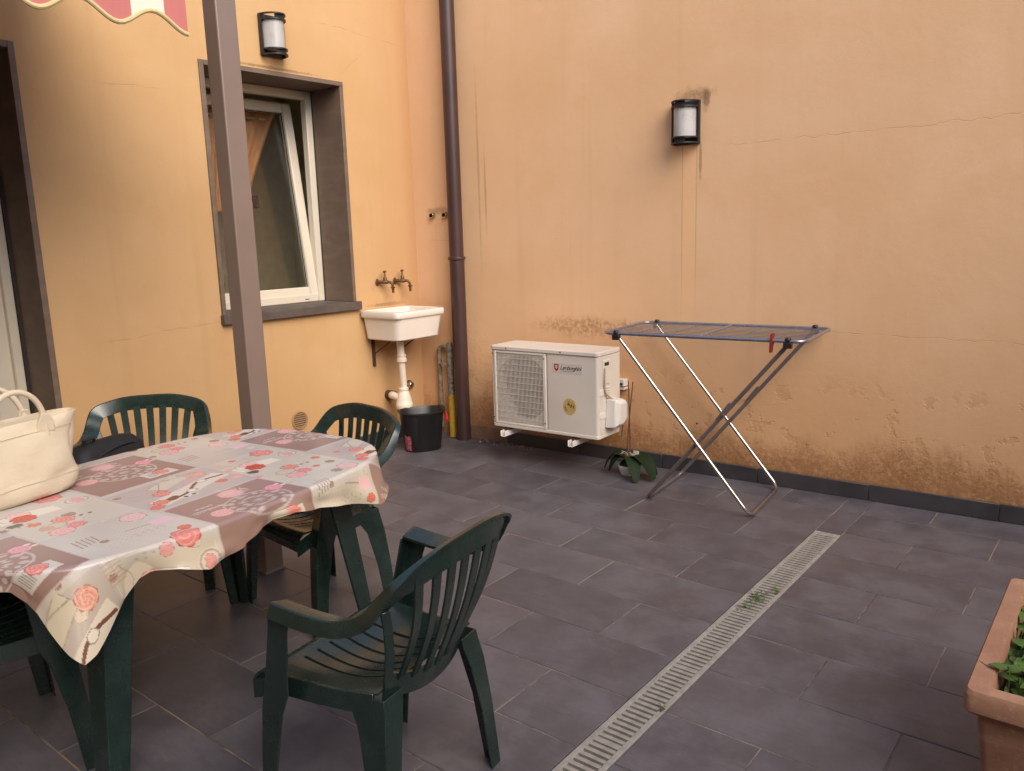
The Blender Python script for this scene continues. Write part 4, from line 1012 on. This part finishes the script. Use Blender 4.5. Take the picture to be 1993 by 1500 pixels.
        if abs(u) < .075 and abs(v) < .034:                     # sealed envelope
            c_ = (.58, .53, .46); e = min(.075-abs(u), .034-abs(v))
            if e < .0022 or abs(v-.034+abs(u)*.55) < .0018: c_ = (.30, .27, .25)
        for k in range(5):                                      # little tied spoons
            if seg(fx, fy, .395+.013*k, .10+.004*k, .402+.013*k, .165) < .0019: c_ = (.34, .25, .20)
        d_ = math.hypot(fx-.62, (fy-.50)*1.2)
        if d_ < .040: c_ = (.62, .58, .54) if (d_ < .030 or d_ > .036) else (.40, .33, .30)
        q = rose(fx-.62, fy-.50, .020, (.70, .34, .34), PINK, 15); c_ = q or c_
        if .36 < fx < .41 and .55 < fy < .63 and math.sin(fy*520) > .1: c_ = mix3(c_, (.50, .34, .30), .55)
        q = rose(fx-.03, fy-.405, .021, (.66, .20, .20), CORAL, 16); c_ = q or c_
        q = rose(fx-.345, fy-.44, .023, (.74, .46, .46), PINK, 17); c_ = q or c_
        if abs(fx-.41-.010*math.sin(fy*60)) < .0014 and .44 < fy < .60: c_ = (.33, .36, .27)
        q = rose(fx-.585, fy-.595, .040, CORAL, PINK, 13); c_ = q or c_
        q = rose(fx-.30, fy-.585, .030, (.68, .28, .24), (.74, .50, .44), 14); c_ = q or c_
    # warm light on the hanging skirt is tinted in where colours are stored
    return c_
me = bpy.data.meshes.new('tablecloth'); me.from_pydata(verts, [], faces); me.update()
ca = me.color_attributes.new('print', 'FLOAT_COLOR', 'POINT'); buf = []
OX, OY = .214, -.034
for (u, v) in uvs:
    c_ = design(u+OX, v+OY); inside = (abs(u)/ta)**te+(abs(v)/tbb)**te
    if inside > 1.0: c_ = mix3(c_, (c_[0]*.98, c_[1]*.90, c_[2]*.74), min(1, (inside-1)*3))  # warmer light on the overhang, painted in as a creamier tint
    buf += [c_[0], c_[1], c_[2], 1.0]
ca.data.foreach_set('color', buf)
me.materials.append(M['cloth']); me.polygons.foreach_set('use_smooth', [True]*len(me.polygons))
tc = bpy.data.objects.new('tablecloth', me); C.objects.link(tc); tc.location = TC; tc.rotation_euler = (0, 0, TA)
tag(tc, 'glossy oilcloth printed with mauve squares, roses and red flowers, draped over the table', 'tablecloth')

# ------------------------------------------------------------------ cream tote bag on the table
bgx, bgy = .868, 2.63
bt = thing('tote_bag', 'cream canvas tote bag with two round handles standing on the tablecloth', 'bag', (bgx, bgy, TZ+.0035), R(6))
def bagring(w_, d_, z, sag=0.0, wob=0.0, k0=0.0, n=72):
    out = []
    for k in range(n):
        a = 2*math.pi*k/n; e = 3.2
        x = w_/2*math.copysign(abs(math.cos(a))**(2/e), math.cos(a)); y = d_/2*math.copysign(abs(math.sin(a))**(2/e), math.sin(a))
        wv = wob*(math.sin(x*22+z*38+k0)+.7*math.sin(x*41-z*60+k0*2)+.6*mnoise.noise(Vector((x*9, y*9, z*16))))
        out.append((x*(1+wv*.5), y*(1+wv*2.0)+wv*.05, z-sag*math.cos(2*x/w_*1.4)*0+.012*(x/w_)))
    return out
m = MB(); secs = [(.30, .125, 0), (.365, .165, .003), (.385, .180, .018), (.388, .182, .050), (.380, .172, .060), (.378, .170, .066), (.375, .165, .10), (.372, .150, .135), (.385, .140, .17), (.408, .128, .198), (.424, .118, .214), (.448, .106, .232), (.444, .100, .233), (.432, .096, .222), (.42, .10, .17), (.36, .13, .06), (.30, .11, .02)]
m.loops([bagring(w_, d_, z, 0, .05 if .02 < z < .23 else .015, 1.3) for w_, d_, z in secs]); m.build('body', M['canvas'], bt, smooth=True, ang=60)
def handle(y0, lean):
    P_ = []
    for k in range(25):
        a = math.pi*k/24; P_.append((-.082*math.cos(a), y0+lean*math.sin(a), .222+.108*math.sin(a)))
    P_ = [(P_[0][0]-.004, y0, .185)]+P_+[(P_[-1][0]+.004, y0, .185)]
    m = MB(); m.tube([(p[0]+.02, p[1], p[2]) for p in P_], .0085, 12); m.build('handle', M['canvas'], bt, smooth=True)
    for sx in (-1, 1):
        m = MB(); x = sx*.082+.02; yy = y0-(.004 if y0 < 0 else -.004)
        m.loops([[(x-.026, yy-.002, .195), (x+.026, yy-.002, .195), (x+.026, yy+.002, .195), (x-.026, yy+.002, .195)], [(x-.024, yy-.004, .222), (x+.024, yy-.004, .222), (x+.024, yy+.004, .222), (x-.024, yy+.004, .222)], [(x-.011, yy-.009, .252), (x+.011, yy-.009, .252), (x+.011, yy+.009, .252), (x-.011, yy+.009, .252)]])
        m.build('handle_tab', M['canvas'], bt, bevel=.002)
handle(-.056, -.012); handle(.056, .022)
m = MB()
for z, w_, d_ in ((.055, .392, .186), (.199, .414, .133)):
    m.loops([bagring(w_, d_, z-.0012, 0, .05, 1.3), bagring(w_+.002, d_+.002, z, 0, .05, 1.3), bagring(w_, d_, z+.0012, 0, .05, 1.3)], False, False)
m.build('seam', M['canvas'], bt, smooth=True)
# black bag lying on the chair behind the table
bb = thing('handbag', 'black fabric bag resting on the chair behind the table', 'bag', (1.385, 3.135, .42), R(18))
m = MB(); m.loops([[(a, b, z) for a, b in rrect(w_, d_, min(w_, d_)*.42, 6)] for w_, d_, z in ((.30, .12, .0), (.335, .15, .015), (.345, .155, .12), (.335, .145, .21), (.31, .12, .262), (.25, .08, .290), (.16, .03, .300))]); m.build('body', M['blackcloth'], bb, smooth=True, ang=60)
m = MB(); m.tube(catmull([(-.15, -.05, .22), (-.05, -.062, .262), (.06, -.06, .272), (.14, -.05, .245)], 6), .004, 6); m.build('piping', M['blackcloth'], bb, smooth=True)
m = MB(); m.tube([(-.10, 0, .285), (-.10, -.01, .315), (-.055, -.012, .318), (-.05, 0, .292)], .007, 8); m.build('strap', M['blackcloth'], bb, smooth=True)
m = MB(); m.tube([(-.052, -.0755, .03), (-.055, -.077, .12), (-.06, -.071, .215)], .0012, 5); m.build('stitching', M['brass'], bb)

# ------------------------------------------------------------------ orchid pot by the wall
op = thing('orchid_plant', 'drooping dark-leaved orchid in a small white pot by the yard wall', 'plant', (4.108, 2.395, 0))
m = MB(); m.loops([[(a, b, z) for a, b in rrect(w_, w_*.8, w_*.25, 5)] for w_, z in ((.082, 0), (.092, .006), (.112, .046), (.118, .048), (.118, .062), (.110, .063), (.10, .05), (.08, .03))]); m.build('pot', M['ceramic'], op, smooth=True)
m = MB(); m.loops([[(a*1, b, z) for a, b in rrect(w_, w_*.8, w_*.25, 5)] for w_, z in ((.104, .040), (.10, .075), (.06, .095))]); m.build('inner_pot', M['black'], op, smooth=True)
def oleaf(p, dx, dy, L, W, rise, fall, name='leaf'):
    d_ = Vector((dx, dy, 0)).normalized(); sd_ = Vector((-d_.y, d_.x, 0))
    def fn(u, v):
        t_ = max(0, min(1.0, v)); z = p[2]+rise*math.sin(t_*math.pi*.62)-fall*t_**2.1; q = Vector((p[0], p[1], 0))+d_*L*(t_-.12*t_*t_)
        ww = W*.5*(math.sin(math.pi*min(1, .10+.86*t_))**.62); z = max(z, .006); return (q.x+sd_.x*u*ww, q.y+sd_.y*u*ww, z+abs(u)*ww*.28)
    m = MB(); m.patch(fn, -1, 1, 0, 1, 4, 14, .0022); m.build(name, M['orchid'], op, smooth=True, ang=80)
# view axes: right on the picture is roughly (.62,-.78), towards the camera (-.87,-.5)
oleaf((-.01, .01, .105), -.30, .95, .150, .105, .055, .125)
oleaf((-.01, -.01, .110), -.72, -.70, .205, .092, .055, .155)
oleaf((.0, -.02, .105), -.30, -.95, .225, .110, .060, .145)
oleaf((.01, -.02, .100), .05, -1, .190, .085, .045, .120)
oleaf((-.01, .015, .100), -.80, .60, .120, .070, .035, .100)
m = MB(); m.tube([(.004, -.012, .08), (.012, -.005, .30), (.015, .006, .575)], .0036, 7); m.build('stake', M['stick'], op, smooth=True)
m = MB(); m.tube([(-.004, .006, .08), (.006, .0, .30), (.020, -.022, .57)], .0036, 7); m.build('flower_stem', M['stick'], op, smooth=True)
m = MB()
for k in range(9):
    a = random.random()*6.28; m.tube(catmull([(.0, .0, .085), (.02*math.cos(a), .02*math.sin(a), .125+random.random()*.02), (.045*math.cos(a+.5), .045*math.sin(a+.5), .118+random.random()*.025)], 4), .0022, 5)
m.build('air_roots', M['root'], op, smooth=True)
m = MB(); m.loops([[(.035, -.115, .115), (.040, -.03, .128), (.038, -.03, .130), (.033, -.115, .117)], [(.010, -.165, .060), (-.01, -.10, .10), (-.012, -.10, .102), (.008, -.165, .062)]]); m.build('plant_tag', M['accover'], op)
m = MB(); m.box(.028, .034, -.055, -.02, .09, .145); m.build('care_label', M['accover'], op)

# ------------------------------------------------------------------ terracotta trough with strawberry plants
PZ = .40; pl_ = thing('planter', 'rectangular terracotta trough with thick rim at the right edge', 'planter', (2.315, .060, 0))
plx, ply = .75, .39; W0 = .042
def rr4(w_, h_, z, r_=.02): return [(a, b, z) for a, b in rrect(w_, h_, r_, 4)]
m = MB(); m.loops([rr4(plx-.12, ply-.12, 0), rr4(plx-.05, ply-.05, PZ-.068), rr4(plx-.046, ply-.046, PZ-.062), rr4(plx-.008, ply-.008, PZ-.056), rr4(plx, ply, PZ-.050), rr4(plx, ply, PZ-.010), rr4(plx-.010, ply-.010, PZ), rr4(plx-.088, ply-.088, PZ-.001), rr4(plx-.098, ply-.098, PZ-.010), rr4(plx-.11, ply-.11, PZ-.12)])
m.build('pot', M['terra'], pl_, smooth=True, ang=32)
m = MB(); m.loops([rr4(plx-.12, ply-.12, PZ-.10), rr4(plx-.13, ply-.13, PZ-.075)]); m.build('soil', M['soil'], pl_)
m = MB(); m.tube(catmull([(-.20, .1945, PZ-.006), (-.215, .186, PZ+.0001), (-.235, .165, PZ+.0004), (-.238, .153, PZ+.0001), (-.236, .1465, PZ-.02)], 4), .0006, 5); m.build('crack_line', M['rust'], pl_)
def sleaf(base, tip, size, k):
    """three-lobed leaf on a stalk"""
    m = MB(); m.tube(catmull([base, ((base[0]+tip[0])/2, (base[1]+tip[1])/2, tip[2]+.01), tip], 4), .0012, 4)
    a0 = math.atan2(tip[1]-base[1], tip[0]-base[0])
    for da in (-1.25, 0, 1.25):
        a = a0+da; d_ = Vector((math.cos(a), math.sin(a), random.uniform(-.25, .15))).normalized(); sd_ = d_.cross(Vector((0, 0, 1))).normalized(); up = sd_.cross(d_)
        pts = []; nS = 14
        for q in range(nS+1):
            t_ = q/nS; w_ = math.sin(math.pi*t_**.8)*.36*(1+.10*(q % 2)); pts.append((t_, w_))
        vs_ = [Vector(tip)+d_*size*t_+sd_*size*w_+up*size*.10*math.sin(t_*3) for t_, w_ in pts]+[Vector(tip)+d_*size*t_-sd_*size*w_+up*size*.10*math.sin(t_*3) for t_, w_ in pts]
        mid = [Vector(tip)+d_*size*t_+up*(size*.10*math.sin(t_*3)-size*.07) for t_, w_ in pts]
        n = nS+1; fs = []
        for q in range(nS): fs += [(q, q+1, 2*n+q+1, 2*n+q), (n+q, 2*n+q, 2*n+q+1, n+q+1)]
        m.add(vs_+mid, fs)
    o = m.build('leaf', M['leaf'], pl_, smooth=True, ang=80); return o
for k in range(90):
    bx = random.uniform(-.27, .28); by = random.uniform(-.12, .14)
    if bx < -.12 and by < .02: continue
    tx = bx+random.uniform(-.06, .06); ty = by+random.uniform(-.05, .05); tx = max(-.285, min(.30, tx)); ty = max(-.13, min(.125, ty))
    sleaf((bx, by, PZ-.08), (tx, ty, PZ-.05+random.random()*.055), random.uniform(.032, .052), k)
for k in range(26):
    a = random.random()*6.28; bx = random.uniform(-.29, -.15); by = random.uniform(-.02, .13); m = MB()
    leafblade(m, (bx, by, PZ-.078), (math.cos(a), math.sin(a), 0), random.uniform(.03, .07), random.uniform(.006, .014), .5); m.build('leaf', M['weed'], pl_)
st = MB(); st.loops([[(a-.235, b-.075, z+.02*a) for a, b in rrect(w_, h_, .02, 4)] for w_, h_, z in ((.12, .15, PZ-.08), (.135, .165, PZ-.055), (.13, .16, PZ-.026), (.11, .14, PZ-.018))])
g = G('dark_slate'); M['slate'] = g.done(g.mix(g.noise(40, 5, .7), (.012, .016, .024), (.04, .05, .062)), .8, 0, g.bump(g.noise(90, 5, .7), .8, .004))
st = st.build('slate_stone', M['slate'], None, smooth=True, loc=(2.315, .060, 0)); tag(st, 'dark slate stone lying on the soil of the terracotta trough', 'stone')
